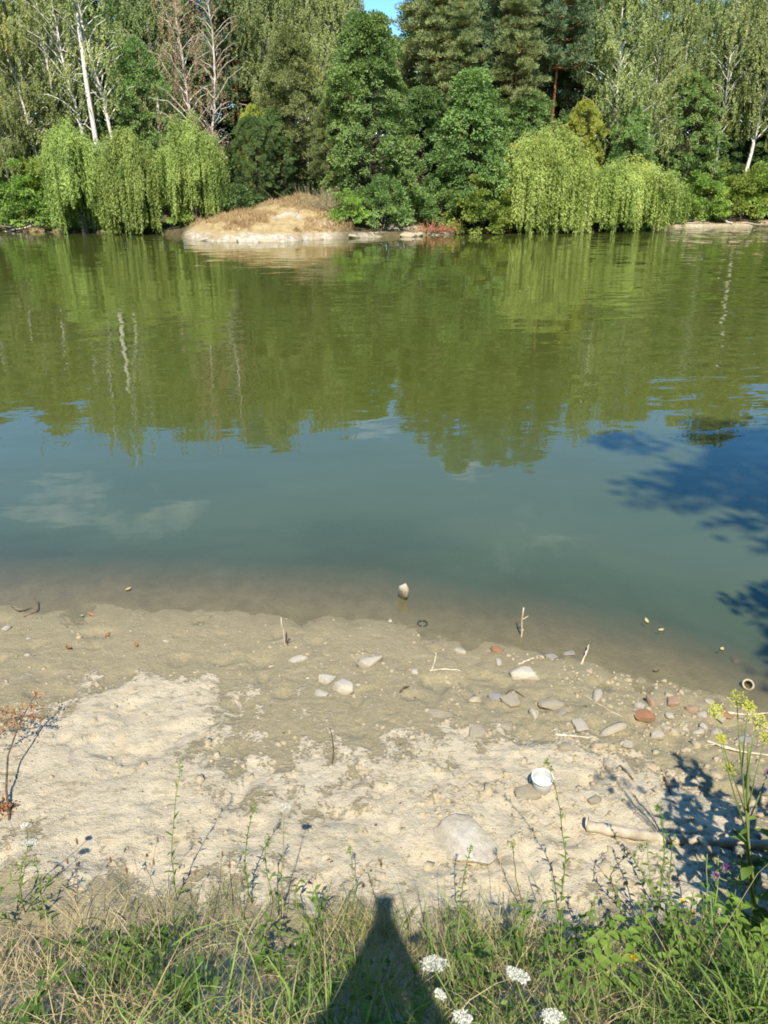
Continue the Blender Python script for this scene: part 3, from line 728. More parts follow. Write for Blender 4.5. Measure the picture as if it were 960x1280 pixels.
plant_tree('broadleaf_tree', 'broad_a', 650, 69, 10.6, 'green tree directly behind the tallest yellow-green willow', leafm=M_LEAF)
plant_tree('broadleaf_tree', 'broad_c', 10, 66.5, 7.3, 'dark leafy tree at the left edge above the driftwood', leafm=M_LEAF_D)
# ---- shoreline bushes
for key, px, y, top, m, lab in [
    ('bush_b', 42, 63.8, 5.6, M_LEAF_B, 'bright green bush left of the leftmost willow'),
    ('bush_a', 68, 65.5, 5.9, M_LEAF_YG, 'yellow-tinged bush peeping over the bright bush by the leftmost willow'),
    ('bush_a', 3, 65.0, 3.9, M_LEAF_D, 'dark green bush at the left edge of the far shore'),
    ('bush_a', 210, 60.5, 3.6, M_LEAF_B, 'green bush growing under the ragged willow by the spit'),
    ('bush_c', 282, 61.0, 3.8, M_LEAF_D, 'dark bush at the left foot of the dry mound'),
    ('bush_a', 436, 56.6, 3.1, M_LEAF_B, 'bright green bush at the right foot of the dry mound'),
    ('bush_b', 478, 57.4, 4.4, M_LEAF, 'green bush hanging over the water below the large green cone'),
    ('bush_a', 562, 60.6, 3.4, M_LEAF, 'green bush behind the rusty brush pile'),
    ('bush_b', 600, 59.8, 4.4, M_LEAF_YG, 'yellow-green bush hanging over the water left of the right willows'),
    ('bush_a', 520, 60.0, 3.4, M_LEAF, 'green bush over the water between the clay blocks and the brush pile'),
    ('bush_b', 630, 65.0, 5.4, M_LEAF, 'green bush tucked behind the left flank of the tallest right willow'),
    ('bush_c', 858, 71.6, 2.9, M_LEAF_B, 'low bright green bush touching the domed willow on its right'),
    ('bush_b', 884, 74.0, 5.2, M_LEAF_B, 'rounded bright green bush above the bare right bank'),
    ('bush_b', 926, 74.6, 5.8, M_LEAF_YG, 'yellowish bush above the bare right bank'),
    ('bush_a', 958, 74.8, 5.3, M_LEAF_B, 'green bush at the right edge of the far shore'),
    ('bush_c', 900, 73.4, 2.1, M_LEAF_B, 'tiny light green bush between the two bushes on the right bank'),
    ('bush_b', 820, 70.5, 4.8, M_LEAF_D, 'dark green bush behind the right flank of the domed willow')]:
    plant_tree('bush', key, px, y, top, lab, 'bush', 'bushes along the far waterline', m)
# ---- birches
for key, px, y, top, lab, rz, m in [
    ('birch_c', 60, 69, 18.5, 'leaning birch with long drooping boughs at the far left', 0, M_BIRCH),
    ('birch_b', 12, 71, 20.5, 'tall drooping birch at the left edge of the picture', 2.0, M_BIRCH_D),
    ('birch_c', 18, 65, 11.6, 'short weeping birch with olive foliage left of the leftmost willow', 0.4, M_BIRCH),
    ('birch_thin', 118, 67, 19.5, 'thin-leaved white birch leaning left above the leftmost willow', 0, M_BIRCH),
    ('birch_thin', 152, 67.5, 21.5, 'bright white thin-leaved birch above the middle left willow', 0.5, M_BIRCH),
    ('birch_a', 105, 75, 22, 'leafy birch rising behind the thin-leaved white birches', 1.0, M_BIRCH_D),
    ('birch_a', 205, 77, 22.5, 'leafy birch just left of the rusty half-dead birch', 3.0, M_BIRCH_D),
    ('birch_rust', 246, 67, 20.0, 'half-dead birch with rusty brown leaves above the ragged willow', 0, M_RUST),
    ('birch_bare', 268, 67.5, 19.5, 'bare pale birch just right of the rusty half-dead birch', 0, M_RUST),
    ('birch_b', 342, 73, 21.5, 'slender birch with a straight white trunk behind the olive tree', 4.5, M_BIRCH),
    ('birch_a', 385, 78, 22.0, 'birch with pale drooping crown left of the sky gap', 5.0, M_BIRCH),
    ('birch_b', 430, 80, 21.5, 'birch crown at the top edge just left of the sky gap', 1.2, M_BIRCH),
    ('birch_a', 765, 72, 20.2, 'broad pale drooping birch above the yellow-leaved tree', 0.6, M_BIRCH),
    ('birch_b', 845, 79, 21.6, 'pale birch left of the leaning white-trunked birch on the right', 2.7, M_BIRCH),
    ('birch_c', 925, 77, 22, 'birch with a leaning white trunk on the right', 3.14, M_BIRCH),
    ('birch_a', 955, 81, 23, 'birch at the right edge of the picture', 0.2, M_BIRCH),
    ('birch_thin', 75, 70, 20.0, 'slim pale birch between the leaning birch and the broken snag', 2.4, M_BIRCH),
    ('birch_thin', 888, 78, 19.0, 'slim thin-leaved birch left of the leaning white trunk on the right', 1.4, M_BIRCH),
    ('birch_b', 410, 72, 19.5, 'pale birch showing above the brownish olive bushy tree', 0.4, M_BIRCH),
    ('birch_b', 810, 74, 20.5, 'slender pale birch right of the broad pale birch', 2.0, M_BIRCH),
    ('birch_b', 880, 83, 21.5, 'birch behind and between the two right-hand birches', 0.9, M_BIRCH_D)]:
    plant_tree('birch_tree', key, px, y, top, lab, 'birch', 'birches on the far bank', m, rz)
# broken white snag
def snag():
    x = at_dist(128, 66, 4); z = gz(x, 66.0); x2 = at_dist(95, 66, 15)
    r = empty('dead_birch', (x, 66.0, z)); tag(r, 'broken dead birch, a bare white pole leaning left over the willows', 'dead tree')
    mb = MB(); rng = np.random.default_rng(5); n = 12; t = np.linspace(0, 1, n)
    p = np.stack([(x2 - x) * t + np.cumsum(rng.normal(size=n)) * 0.03, 0.2 * t, -0.3 + t * 14.8], 1); mb.tube(p, np.linspace(0.24, 0.14, n), 8, 0)
    mb.build('trunk', [M_WBARK], r, smooth=True)
    for k in range(5):
        b = MB(); i = 4 + k; th = k * 2.4
        limb(b, p[i], p[i] + np.array([math.cos(th) * 1.6, math.sin(th) * 0.8, 1.0 - 0.3 * k]), 0.05, 0.012, rng, 0.1); b.build('branch', [M_PALE], r)
snag()
# ---- pines
for key, px, y, top, lab, m in [
    ('pine_a', 308, 76, 22.5, 'dark pine just right of the bare pale birch', M_PINE),
    ('pine_b', 335, 82, 25.0, 'tall dark pine behind the slender straight birch', M_PINE),
    ('pine_c', 556, 70, 20.5, 'olive pine with an orange trunk above the green cone-shaped trees', M_PINE_O),
    ('pine_b', 522, 74, 20.2, 'pine standing just right of the sky gap', M_PINE_O),
    ('pine_a', 600, 76, 25.5, 'dark pine right of the orange-trunked olive pine', M_PINE),
    ('pine_b', 628, 72, 21.5, 'bluish dark pine above the tallest right willow', M_PINE),
    ('pine_c', 682, 73, 23.8, 'pine showing a bright orange trunk above the yellow-leaved tree', M_PINE),
    ('pine_a', 654, 78, 25.5, 'tall dark pine left of the bright orange pine trunk', M_PINE),
    ('pine_c', 575, 68, 16.5, 'shorter pine with orange trunk right of the orange-trunked olive pine', M_PINE_O),
    ('pine_c', 640, 69, 17.5, 'shorter olive pine over the left flank of the tallest right willow', M_PINE_O),
    ('pine_b', 712, 79, 21.5, 'dark pine between the orange pine trunk and the broad pale birch', M_PINE)]:
    plant_tree('pine_tree', key, px, y, top, lab, 'pine', 'pines on the far bank', m)
# ---- the shaded wood behind
def wood_label(px, pine, y):
    zone = ['outside the left edge', 'behind the leftmost birches', 'behind the rusty birch', 'behind the slender straight birch', 'behind the pines right of the sky gap', 'behind the broad pale birch', 'behind the right-hand birches', 'outside the right edge'][int(np.searchsorted([0, 150, 300, 450, 715, 815, 960], px))]
    return ('dark pine' if pine else 'dark leafy tree') + (' deep' if y > 90 else '') + ' in the wood ' + zone
rb_ = random.Random(3)
k_ = 0
for y, n, t0 in ((86, 17, 19.5), (94, 15, 22.5)):
    for i in range(n):
        px = -120 + (i + rb_.uniform(0.2, 0.8)) * 1200 / n
        cap = np.interp(px, [0, 340, 440, 480, 505, 540, 640, 720, 760, 800, 830, 960], [23.5, 24.5, 21, 17.2, 17.2, 22, 25, 22, 19.5, 19.3, 20.5, 22]) * y / 86
        key = ['broad_b', 'pine_b', 'broad_c', 'pine_a', 'broad_b'][k_ % 5]; k_ += 1
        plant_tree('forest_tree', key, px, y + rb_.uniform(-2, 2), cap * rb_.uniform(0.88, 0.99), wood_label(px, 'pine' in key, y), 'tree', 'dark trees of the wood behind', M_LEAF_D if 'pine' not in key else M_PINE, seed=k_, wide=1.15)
for i in range(22):
    px = -40 + (i + rb_.uniform(0.1, 0.9)) * 1040 / 22; y = rb_.uniform(78, 84)
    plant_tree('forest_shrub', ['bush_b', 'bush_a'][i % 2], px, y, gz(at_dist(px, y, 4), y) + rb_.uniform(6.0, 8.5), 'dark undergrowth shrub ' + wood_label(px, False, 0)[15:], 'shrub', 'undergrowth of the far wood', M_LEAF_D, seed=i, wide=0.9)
for i, (px, y, top) in enumerate([(-40, 68, 17), (-90, 70, 19), (-60, 63, 8), (1010, 76, 19), (1060, 78, 20), (1030, 71, 8), (1110, 80, 20), (-150, 74, 19)]):
    plant_tree('forest_tree', ['birch_a', 'broad_b', 'broad_c', 'birch_b'][i % 4], px, y, top, 'tree of the far wood just outside the picture', 'tree', 'trees beside the view', None, seed=i)
# ------------------------------------------------------------------ things lying on the mud: materials
def stone_mat(name, a, b, sc_=14.0, rough=0.9, speck=None):
    t = NT(name); co = t.obco()
    oi = t.n('ShaderNodeObjectInfo').outputs['Random']
    off = t.n('ShaderNodeVectorMath', operation='ADD'); t.l(co, off.inputs[0]); t.l(t.math('MULTIPLY', oi, 9.0), off.inputs[1])
    n = t.noise(sc_, 5, 0.65, off.outputs[0]); n2 = t.noise(sc_ * 6, 3, 0.6, off.outputs[0])
    col = t.mix(t.rng(n, 0.32, 0.68), a, b)
    col = t.mix(t.math('MULTIPLY', t.rng(n2, 0.58, 0.72), 0.35), col, tuple(x * 0.45 for x in a))
    sz = t.n('ShaderNodeSeparateXYZ'); t.l(co, sz.inputs[0])
    dirt = t.rng(t.math('ADD', sz.outputs[2], t.math('MULTIPLY', t.math('SUBTRACT', t.noise(3.0, 4, 0.6, off.outputs[0]), 0.5), 1.8)), 0.75, 0.15)
    col = t.mix(t.math('MULTIPLY', dirt, 0.6), col, (0.30, 0.25, 0.155))
    return t.done(t.principled(col, rough, 0.25, t.bump(t.math('ADD', n, t.math('MULTIPLY', n2, 0.5)), 0.8, 0.012)))
M_LIME = stone_mat('limestone', (0.43, 0.37, 0.28), (0.64, 0.57, 0.45))
M_LIMEW = stone_mat('white_limestone', (0.50, 0.445, 0.34), (0.67, 0.61, 0.49))
M_GREY = stone_mat('grey_stone', (0.25, 0.235, 0.215), (0.45, 0.425, 0.39))
M_LIMES = stone_mat('slab_limestone', (0.46, 0.41, 0.325), (0.61, 0.555, 0.45), 5.0)
M_CLAYST = stone_mat('mud_coated_stone', (0.33, 0.28, 0.19), (0.52, 0.45, 0.33))
M_BRICK = stone_mat('brick_fragment', (0.34, 0.15, 0.08), (0.50, 0.25, 0.14))
M_BRICKP = stone_mat('pale_brick_fragment', (0.36, 0.22, 0.14), (0.55, 0.38, 0.26))
M_TWIG = bark_mat('bleached_twig', (0.40, 0.33, 0.23), (0.66, 0.58, 0.44), 30.0, 0.3, 0.002)
M_DTWIG = bark_mat('dark_twig', (0.07, 0.05, 0.035), (0.17, 0.125, 0.08), 30.0, 0.3, 0.002)
M_DRIFT = bark_mat('driftwood', (0.22, 0.18, 0.13), (0.47, 0.41, 0.31), 16.0, 1.0, 0.008, 0.3, 0.68)
M_DRYLEAF = leaf_mat('dry_brown_leaf', (0.22, 0.10, 0.045), (0.46, 0.25, 0.12), None, 0, 0.2, 0.7, 8.0)

# cube-sphere, cut by flat faces: an angular stone
def stone_mesh(seed, mat, n=7, cuts=9, block=False, rough=0.05):
    rng = np.random.default_rng(seed)
    g = np.linspace(-1, 1, n + 1); a, b = np.meshgrid(g, g); V = []; Q = []; off = 0
    for ax in range(3):
        for sg in (-1, 1):
            p = np.zeros(a.shape + (3,)); p[..., ax] = sg; p[..., (ax + 1) % 3] = a; p[..., (ax + 2) % 3] = b * sg
            ii = np.arange(a.size).reshape(a.shape) + off
            V.append(p.reshape(-1, 3)); Q.append(np.stack([ii[:-1, :-1], ii[:-1, 1:], ii[1:, 1:], ii[1:, :-1]], -1).reshape(-1, 4)); off += a.size
    V = np.concatenate(V); Q = np.concatenate(Q)
    r = np.linalg.norm(V, axis=1)[:, None]
    V = V / r * (r ** (0.8 if block else 0.5))
    nz = fbm(V[:, 0] * 1.7 + V[:, 2] * 0.9 + seed, V[:, 1] * 1.7 - V[:, 2] * 1.1, seed, 3) - 0.5
    V = V * (1 + 0.35 * nz[:, None])
    for k in range(cuts):
        d = rng.normal(size=3); d /= np.linalg.norm(d); h = rng.uniform(0.5, 0.88) * (1.2 if block else 1)
        over = np.maximum(V @ d - h, 0); V = V - over[:, None] * d * 0.92
    V = V * (1 + rough * (fbm(V[:, 0] * 5 + V[:, 2] * 3, V[:, 1] * 5 - V[:, 2] * 4, seed + 5, 3) - 0.5)[:, None])
    key = np.round(V, 4); _, first, inv = np.unique(key, axis=0, return_index=True, return_inverse=True)
    V = V[first]; Q = inv.reshape(-1)[Q.ravel()].reshape(-1, 4)
    V = V / np.abs(V).max(0)
    mb = MB(); mb.add(V, Q); return mb.mesh('stone', [mat], False)
def px_size(px, py, z=0.15):
    p = on_level(px, py, z); dep = p[1] * CP + (CAM_H - p[2]) * SP; return dep / F
def lay(name, me, px, py, wpx, dpx, hm, label, cat, rz=0.0, sink=0.35, group=None, tilt=(0, 0)):
    """set a piece on the ground: wpx wide across the view, dpx deep in the picture, hm metres tall"""
    p = on_ground(px, py); s = px_size(px, py, p[2])
    dep_ang = math.atan2(CAM_H - p[2], p[1])
    o = obj(name, me); w = wpx * s / 2; d = max(0.3 * w, dpx * s / 2 / math.sin(dep_ang))
    o.location = (float(p[0]), float(p[1]), float(p[2] + hm * (0.5 - sink)))
    o.scale = (w, d, hm / 2); o.rotation_euler = (tilt[0], tilt[1], rz)
    return tag(o, label, cat, group)

SG = 'stones lying on the mud'
stones = [
 # px, py, w, d, h, mat, block, rz, label
 (584, 1054, 80, 68, .09, M_LIMES, 0, .4, 'largest flat pale slab stone half sunk in the mud'),
 (656, 990, 38, 22, .04, M_CLAYST, 0, .2, 'flat stone lying against the left side of the white tub'),
 (655, 843, 38, 17, .085, M_LIMEW, 1, .05, 'pale rectangular block of stone near the waterline'),
 (461, 828, 37, 14, .06, M_LIME, 1, .25, 'pale loaf-shaped stone left of centre near the waterline'),
 (409, 849, 28, 13, .05, M_LIMEW, 0, -.4, 'left one of the pair of touching pale stones'),
 (430, 860, 27, 20, .075, M_LIMEW, 1, .7, 'tilted right one of the pair of touching pale stones'),
 (374, 824, 30, 9, .025, M_LIMEW, 0, .3, 'thin pale stone flake above the pair of touching stones'),
 (402, 868, 22, 10, .02, M_LIMEW, 0, -.2, 'low pale stone flake just below the pair of touching stones'),
 (505, 750, 15, 9, .17, M_LIMEW, 0, .2, 'small white stone standing in the shallow water'),
 (488, 777, 6, 5, .025, M_LIMEW, 0, 0, 'tiny white pebble at the waterline below the stone in the water'),
 (575, 815, 11, 10, .04, M_LIME, 1, .9, 'small pale cube-like stone by the reddish brick chip at the waterline'),
 (518, 840, 11, 10, .03, M_LIMEW, 0, .4, 'small pale stone below the forked white twig'),
 (623, 829, 9, 9, .03, M_LIMEW, 0, .1, 'small pointed white stone left of the rectangular block'),
 (688, 821, 12, 10, .045, M_GREY, 0, .8, 'rounded grey pebble right above the rectangular block'),
 (710, 818, 18, 6, .03, M_GREY, 0, .3, 'slim grey-white pebble at the water edge by the bent stick'),
 (746, 872, 13, 18, .045, M_LIME, 0, -.5, 'wedge-shaped pale stone standing alone on the wet mud'),
 (800, 883, 15, 9, .04, M_LIMEW, 0, .1, 'white stone touching the small upright brick chip'),
 (838, 897, 14, 7, .03, M_LIMEW, 0, -.3, 'low white stone right of the round red brick fragment'),
 (878, 893, 17, 12, .04, M_LIME, 0, -.5, 'pale yellowish stone behind the left yellow-green umbels'),
 (885, 877, 15, 8, .04, M_LIMEW, 0, .1, 'white stone nearest the water behind the yellow-green umbels'),
 (899, 897, 14, 12, .045, M_LIME, 0, .6, 'stone beside the reddish brick chip at the shaded right'),
 (832, 912, 15, 10, .055, M_LIME, 0, .2, 'pale stone at the top of the leafy shadow'),
 (819, 921, 20, 13, .05, M_LIME, 0, -.7, 'long tilted stone in the leafy shadow right of the curved shard'),
 (856, 913, 11, 8, .035, M_LIMEW, 0, .5, 'small white stone among the stones at the leafy shadow'),
 (872, 916, 20, 9, .04, M_LIMEW, 0, -.2, 'flat white stone left of the thin pale branches'),
 (879, 909, 12, 9, .04, M_LIMEW, 0, -.2, 'white stone upper one above the flat white stone on the right'),
 (667, 894, 12, 14, .05, M_LIMEW, 0, .1, 'upright oval white stone in the middle of the rubble'),
 (702, 891, 12, 9, .035, M_GREY, 0, -.2, 'lavender grey pebble in the middle of the rubble'),
 (725, 907, 19, 18, .035, M_LIME, 1, .1, 'square flat stone right of the lavender grey pebble'),
 (690, 883, 36, 14, .03, M_CLAYST, 0, -.3, 'broad mud-coated slab left of the lavender grey pebble'),
 (640, 876, 26, 17, .045, M_CLAYST, 1, .6, 'mud-coated block at the left of the rubble'),
 (621, 872, 20, 11, .04, M_GREY, 1, .3, 'greyish flat stone above the mud-coated block'),
 (596, 914, 32, 18, .03, M_CLAYST, 0, .3, 'worn flat slab below the left of the rubble'),
 (548, 892, 38, 12, .02, M_CLAYST, 0, -.2, 'long thin slab flush with the mud in the middle of the beach'),
 (632, 909, 22, 13, .03, M_CLAYST, 0, .1, 'small slab right of the worn flat slab'),
 (760, 954, 16, 13, .04, M_LIME, 0, .1, 'rounded pale stone below the curved grey shard'),
 (920, 1062, 20, 16, .05, M_GREY, 0, .2, 'grey pebble left of the thick weed stem by the purple thistles'),
 (943, 1073, 22, 22, .055, M_GREY, 0, .9, 'grey-green stone touching the thick weed stem'),
 (948, 1046, 9, 9, .03, M_GREY, 0, .9, 'small grey pebble at the right edge above the grey-green stone'),
 (953, 990, 12, 14, .04, M_GREY, 0, .9, 'grey stone at the right edge in the leafy shadow'),
 (930, 925, 22, 11, .05, M_GREY, 0, .3, 'dark grey stone behind the yellow-green umbel stems'),
 (705, 935, 24, 13, .03, M_CLAYST, 0, .3, 'mud-coated stone below the square flat stone'),
 (8, 786, 10, 7, .03, M_LIMEW, 0, 0, 'white pebble at the left edge near the waterline'),
 (35, 819, 9, 5, .02, M_LIMEW, 0, 0, 'small white pebble left, below the dark mud clods'),
 (208, 802, 9, 4, .015, M_LIMEW, 0, 0, 'oval white pebble on the smooth wet mud at the left'),
 (36, 798, 7, 4, .012, M_LIMEW, 0, 0, 'thin white chip left on the wet mud'),
 (785, 931, 20, 12, .04, M_LIME, 0, .3, 'stone under the lower end of the curved grey shard'),
 (893, 917, 18, 8, .03, M_LIME, 0, .2, 'flat stone under the thin pale branches'),
 (743, 1000, 22, 11, .03, M_CLAYST, 0, .4, 'dull clod-like stone halfway between the tub and the log'),
]
for i, (px, py, w, d, h, m, bl, rz, lab) in enumerate(stones):
    me = stone_mesh(100 + i, m, 12 if w > 50 else (9 if w > 20 else 6), 13, bool(bl), 0.12)
    o = lay('stone', me, px, py, w, d, h, lab, 'stone', rz, 0.0 if py < 755 and px > 490 else (0.40 if h > .03 else 0.25), SG)
bricks = [
 (621, 814, 14, 8, .04, M_BRICK, 0, .2, 'wet red brick chip at the waterline left of the rectangular block'),
 (813, 880, 10, 14, .06, M_BRICKP, 1, .1, 'small upright brick chip beside a white stone'),
 (803, 897, 24, 14, .05, M_BRICK, 0, .2, 'round red brick fragment on the mud'),
 (841, 878, 21, 11, .04, M_BRICKP, 0, -.1, 'brownish flat brick fragment right of the upright brick chip'),
 (866, 888, 15, 10, .04, M_BRICKP, 0, .3, 'pinkish brick fragment between white stones on the right'),
 (675, 823, 6, 7, .03, M_BRICKP, 0, 0, 'tiny brown brick pebble beside the rounded grey pebble'),
 (906, 893, 16, 12, .04, M_BRICK, 0, .7, 'red brick chip in the shade behind the yellow-green umbels'),
 (918, 827, 10, 8, .06, M_BRICK, 0, .2, 'orange brick chip under the shallow water at the right')]
for i, (px, py, w, d, h, m, bl, rz, lab) in enumerate(bricks):
    lay('brick_fragment', stone_mesh(300 + i, m, 7, 10, True), px, py, w, d, h, lab, 'brick', rz, 0.3, 'brick fragments on the shore')

# ------------------------------------------------------------------ loose crumbs, shell grit and clods too small to count
def scatter(name, n, size, mat, seed, label, dens, flat=0.6):
    rng = np.random.default_rng(seed); mb = MB()
    cube = np.array([[-1, -1, -1], [1, -1, -1], [1, 1, -1], [-1, 1, -1], [-.7, -.7, 1], [.7, -.7, 1], [.7, .7, 1], [-.7, .7, 1]], float)
    q = np.array([[0, 1, 5, 4], [1, 2, 6, 5], [2, 3, 7, 6], [3, 0, 4, 7], [4, 5, 6, 7]])
    px = rng.uniform(-30, 990, n * 6); py = rng.uniform(755, 1130, n * 6)
    d = np.stack([(px - 480) / F, CP + (640 - py) / F * SP, -SP + (640 - py) / F * CP], 1)
    t = (0.12 - CAM_H) / d[:, 2]; x = d[:, 0] * t; y = d[:, 1] * t
    keep = rng.uniform(0, 1, n * 6) < dens(x, y, px, py)
    keep &= (y_near(x) - y) > 0.04
    x, y = x[keep][:n], y[keep][:n]; z = ground_z(x, y); n = len(x)
    V = cube[None] * (1 + 0.35 * rng.normal(size=(n, 8, 3)))
    s = size * np.exp(rng.normal(size=n) * 0.5); V = V * s[:, None, None]; V[:, :, 2] *= flat
    a = rng.uniform(0, 6.28, n); c, s_ = np.cos(a)[:, None], np.sin(a)[:, None]
    V = np.stack([V[:, :, 0] * c - V[:, :, 1] * s_ * 0.7, V[:, :, 0] * s_ + V[:, :, 1] * c * 0.7, V[:, :, 2]], -1)
    V = V + np.stack([x, y, z + s * flat * 0.3], 1)[:, None, :]
    Q = (q[None] + (np.arange(n) * 8)[:, None, None]).reshape(-1, 4)
    mb.add(V.reshape(-1, 3), Q); o = mb.build(name, [mat]); return tag(o, label, None, None, 'stuff')
fine = lambda x, y: fbm(x * 2.5, y * 2.5, 91, 3)
scatter('gravel', 520, 0.0065, M_CLAYST, 1, 'pale stone chips strewn over the mud', lambda x, y, px, py: (0.12 + 0.88 * sstep(380, 640, px)) * sstep(0.42, 0.62, fine(x, y)) * sstep(1130, 950, py))
scatter('shell_grit', 170, 0.0045, M_LIMEW, 2, 'white shell grit on the wet mud', lambda x, y, px, py: 0.25 + 0.75 * sstep(900, 800, py), 0.4)
scatter('mud_clods', 1500, 0.0075, M_CLAYST, 3, 'small crumbled mud clods', lambda x, y, px, py: (0.25 + 0.75 * sstep(350, 700, px)) * sstep(0.36, 0.6, fine(x + 4, y)), 0.55)
scatter('dark_crumbs', 350, 0.0035, M_DTWIG, 4, 'dark plant crumbs washed up on the mud', lambda x, y, px, py: 0.12 + 0.88 * sstep(180, 20, px) * sstep(850, 790, py), 0.4)

scatter('drift_debris', 420, 0.0042, M_DTWIG, 5, 'dark plant debris left in a line along the waterline', lambda x, y, px, py: np.exp(-(((y_near(x) - y) - 0.10) / 0.07) ** 2) * sstep(0.35, 0.6, fbm(x * 4, y * 0, 93, 2)), 0.35)
# ------------------------------------------------------------------ sticks
def stick(name, pxs, r0, r1, mat, label, cat='twig', lift=0.0, sub=4, sides=7, group=None, forks=()):
    P = np.array([on_ground(*p[:2]) + np.array([0, 0, (p[2] if len(p) > 2 else 0.0) + lift]) for p in pxs])
    rng = np.random.default_rng(int(pxs[0][0] * 3 + pxs[0][1]))
    def curve(P, r0, r1):
        n = (len(P) - 1) * sub + 1; t = np.linspace(0, len(P) - 1, n); q = np.stack([np.interp(t, np.arange(len(P)), P[:, i]) for i in range(3)], 1)
        for _ in range(2): q[1:-1] = (q[:-2] + 2 * q[1:-1] + q[2:]) / 4
        q[1:-1] += rng.normal(size=(n - 2, 3)) * min(r0 * 0.25, 0.0018)
        return q, np.linspace(r0, r1, n) * (1 + (0.12 if r0 < 0.02 else 0.05) * rng.normal(size=n))
    base = P[0].copy()
    r = empty(name, base); tag(r, label, cat, group)
    mb = MB(); q, rr = curve(P, r0, r1); mb.tube(q - base, rr, sides); mb.build('stem', [mat], r, smooth=True)
    for fk in forks:
        mb = MB(); Q = np.array([on_ground(*p[:2]) + np.array([0, 0, (p[2] if len(p) > 2 else 0) + lift]) for p in fk[0]])
        q, rr = curve(Q, fk[1], fk[1] * 0.5); mb.tube(q - base, rr, 5); mb.build('side_branch', [mat], r, smooth=True)
    return r
def drift_log():
    r = stick('driftwood_log', [(733, 1036), (765, 1042), (800, 1048), (850, 1053), (905, 1057), (975, 1060)], 0.029, 0.021, M_DRIFT, 'long pale driftwood log lying on the mud at the right', 'log', 0.022, 5, 9)
    p = on_ground(733, 1036); q = on_ground(747, 1039)
    d = (q - p) / np.linalg.norm(q - p); mb = MB()
    mb.tube(np.array([[0, 0, .022], [0, 0, .022] - d * 0.004]), [0.031, 0.029], 10); mb.build('cut_end', [M_TWIG], r)
    mb = MB(); c = on_ground(872, 1054) - p + np.array([0, -0.01, .02]); mb.tube(np.array([c, c + [0.02, -0.05, 0.0], c + [0.03, -0.075, -.012]]), [0.014, 0.011, 0.006], 6); mb.build('branch_stub', [M_DRIFT], r)
drift_log()
def upright(name, px, py, top, r0, mat, label, fork=None, cat='twig', lean=0.0):
    p = on_ground(px, py); zt = CAM_H + ray(px, top)[2] / ray(px, top)[1] * p[1]; h = zt - p[2]
    r = empty(name, p); tag(r, label, cat); mb = MB(); rng = np.random.default_rng(px)
    n = 7; t = np.linspace(0, 1, n); q = np.stack([lean * t + rng.normal(size=n) * r0 * .4, rng.normal(size=n) * r0 * .4, -0.05 + t * (h + 0.05)], 1)
    mb.tube(q, np.linspace(r0, r0 * .6, n), 6); mb.build('stem', [mat], r, smooth=True)
    for f in (fork or []):
        mb = MB(); a = q[int(f[0] * (n - 1))]; mb.tube(np.array([a, a + [f[1] * .5, 0, f[2] * .35], a + [f[1], 0, f[2]]]), [r0 * .7, r0 * .6, r0 * .4], 5); mb.build('side_branch', [mat], r, smooth=True)
upright('forked_twig', 651, 796, 759, .008, M_TWIG, 'bleached forked twig standing upright in the shallow water', [(.8, .045, .03), (.35, .012, .012)])
upright('dead_twig', 357, 806, 772, .005, M_TWIG, 'thin pale twig sticking up from the wet mud left of centre', None, lean=-.02)
upright('dead_twig', 359, 806, 790, .007, M_DTWIG, 'short dark stub at the foot of the thin pale twig', [(.6, .03, .02)])
stick('dead_twig', [(537, 838), (552, 836), (575, 838)], .007, .004, M_TWIG, 'white forked twig lying on the mud above the small pale stone', forks=[([(540, 837), (543, 832, .03), (545, 826, .06)], .005)])
stick('dead_twig', [(500, 866), (504, 861, .012), (511, 858)], .008, .006, M_DTWIG, 'small dark curved root poking out of the mud in the middle')
stick('dead_twig', [(648, 830), (657, 828, .012), (667, 824, .01)], .008, .006, M_TWIG, 'short pale stick just above the rectangular block of stone')
stick('dead_twig', [(726, 830), (731, 823, .03), (735, 813, .05)], .008, .005, M_TWIG, 'bent pale stick jutting from the water edge right of the grey pebbles')
stick('dead_twig', [(775, 958), (783, 966, .008), (791, 974)], .009, .006, M_DTWIG, 'short dark stick below the curved grey shard')
stick('dead_twig', [(828, 968), (832, 980, .01), (838, 993)], .006, .005, M_DTWIG, 'thin dark stick left of the leafy shadow')
stick('pale_branch', [(884, 926), (905, 936, .012), (930, 942, .012), (965, 946, .01)], .008, .005, M_TWIG, 'thin pale branch crossing the shade behind the yellow-green umbels', forks=[([(912, 937, .012), (895, 931, .01), (880, 933, .005)], .005)])
stick('pale_branch', [(905, 890), (930, 895, .012), (962, 893, .012)], .007, .005, M_TWIG, 'thin pale branch lying below the round tube end at the right')
stick('dead_twig', [(695, 918), (720, 921, .006), (745, 922)], .006, .004, M_TWIG, 'straight pale stick below the square flat stone')
stick('dead_twig', [(40, 760), (24, 766, .01), (14, 764, .05)], .006, .004, M_DTWIG, 'dark twig in the muddy corner at the left waterline')
stick('dead_twig', [(30, 771), (50, 765, .01), (45, 756, .06)], .006, .004, M_DTWIG, 'second dark twig of the tangle at the left waterline')
stick('dead_twig', [(655, 871), (640, 862, .01), (632, 870, .02)], .005, .004, M_DTWIG, 'dark rootlet between the mud-coated block and the rectangular block')
stick('dead_twig', [(736, 872), (760, 888, .004), (780, 897)], .003, .002, M_TWIG, 'straw-thin stalk lying below the wedge-shaped stone')
stick('dead_twig', [(415, 960, .0), (417, 935, .02), (413, 915, .03)], .004, .002, M_DTWIG, 'thin dead stalk standing on the mud left of centre')

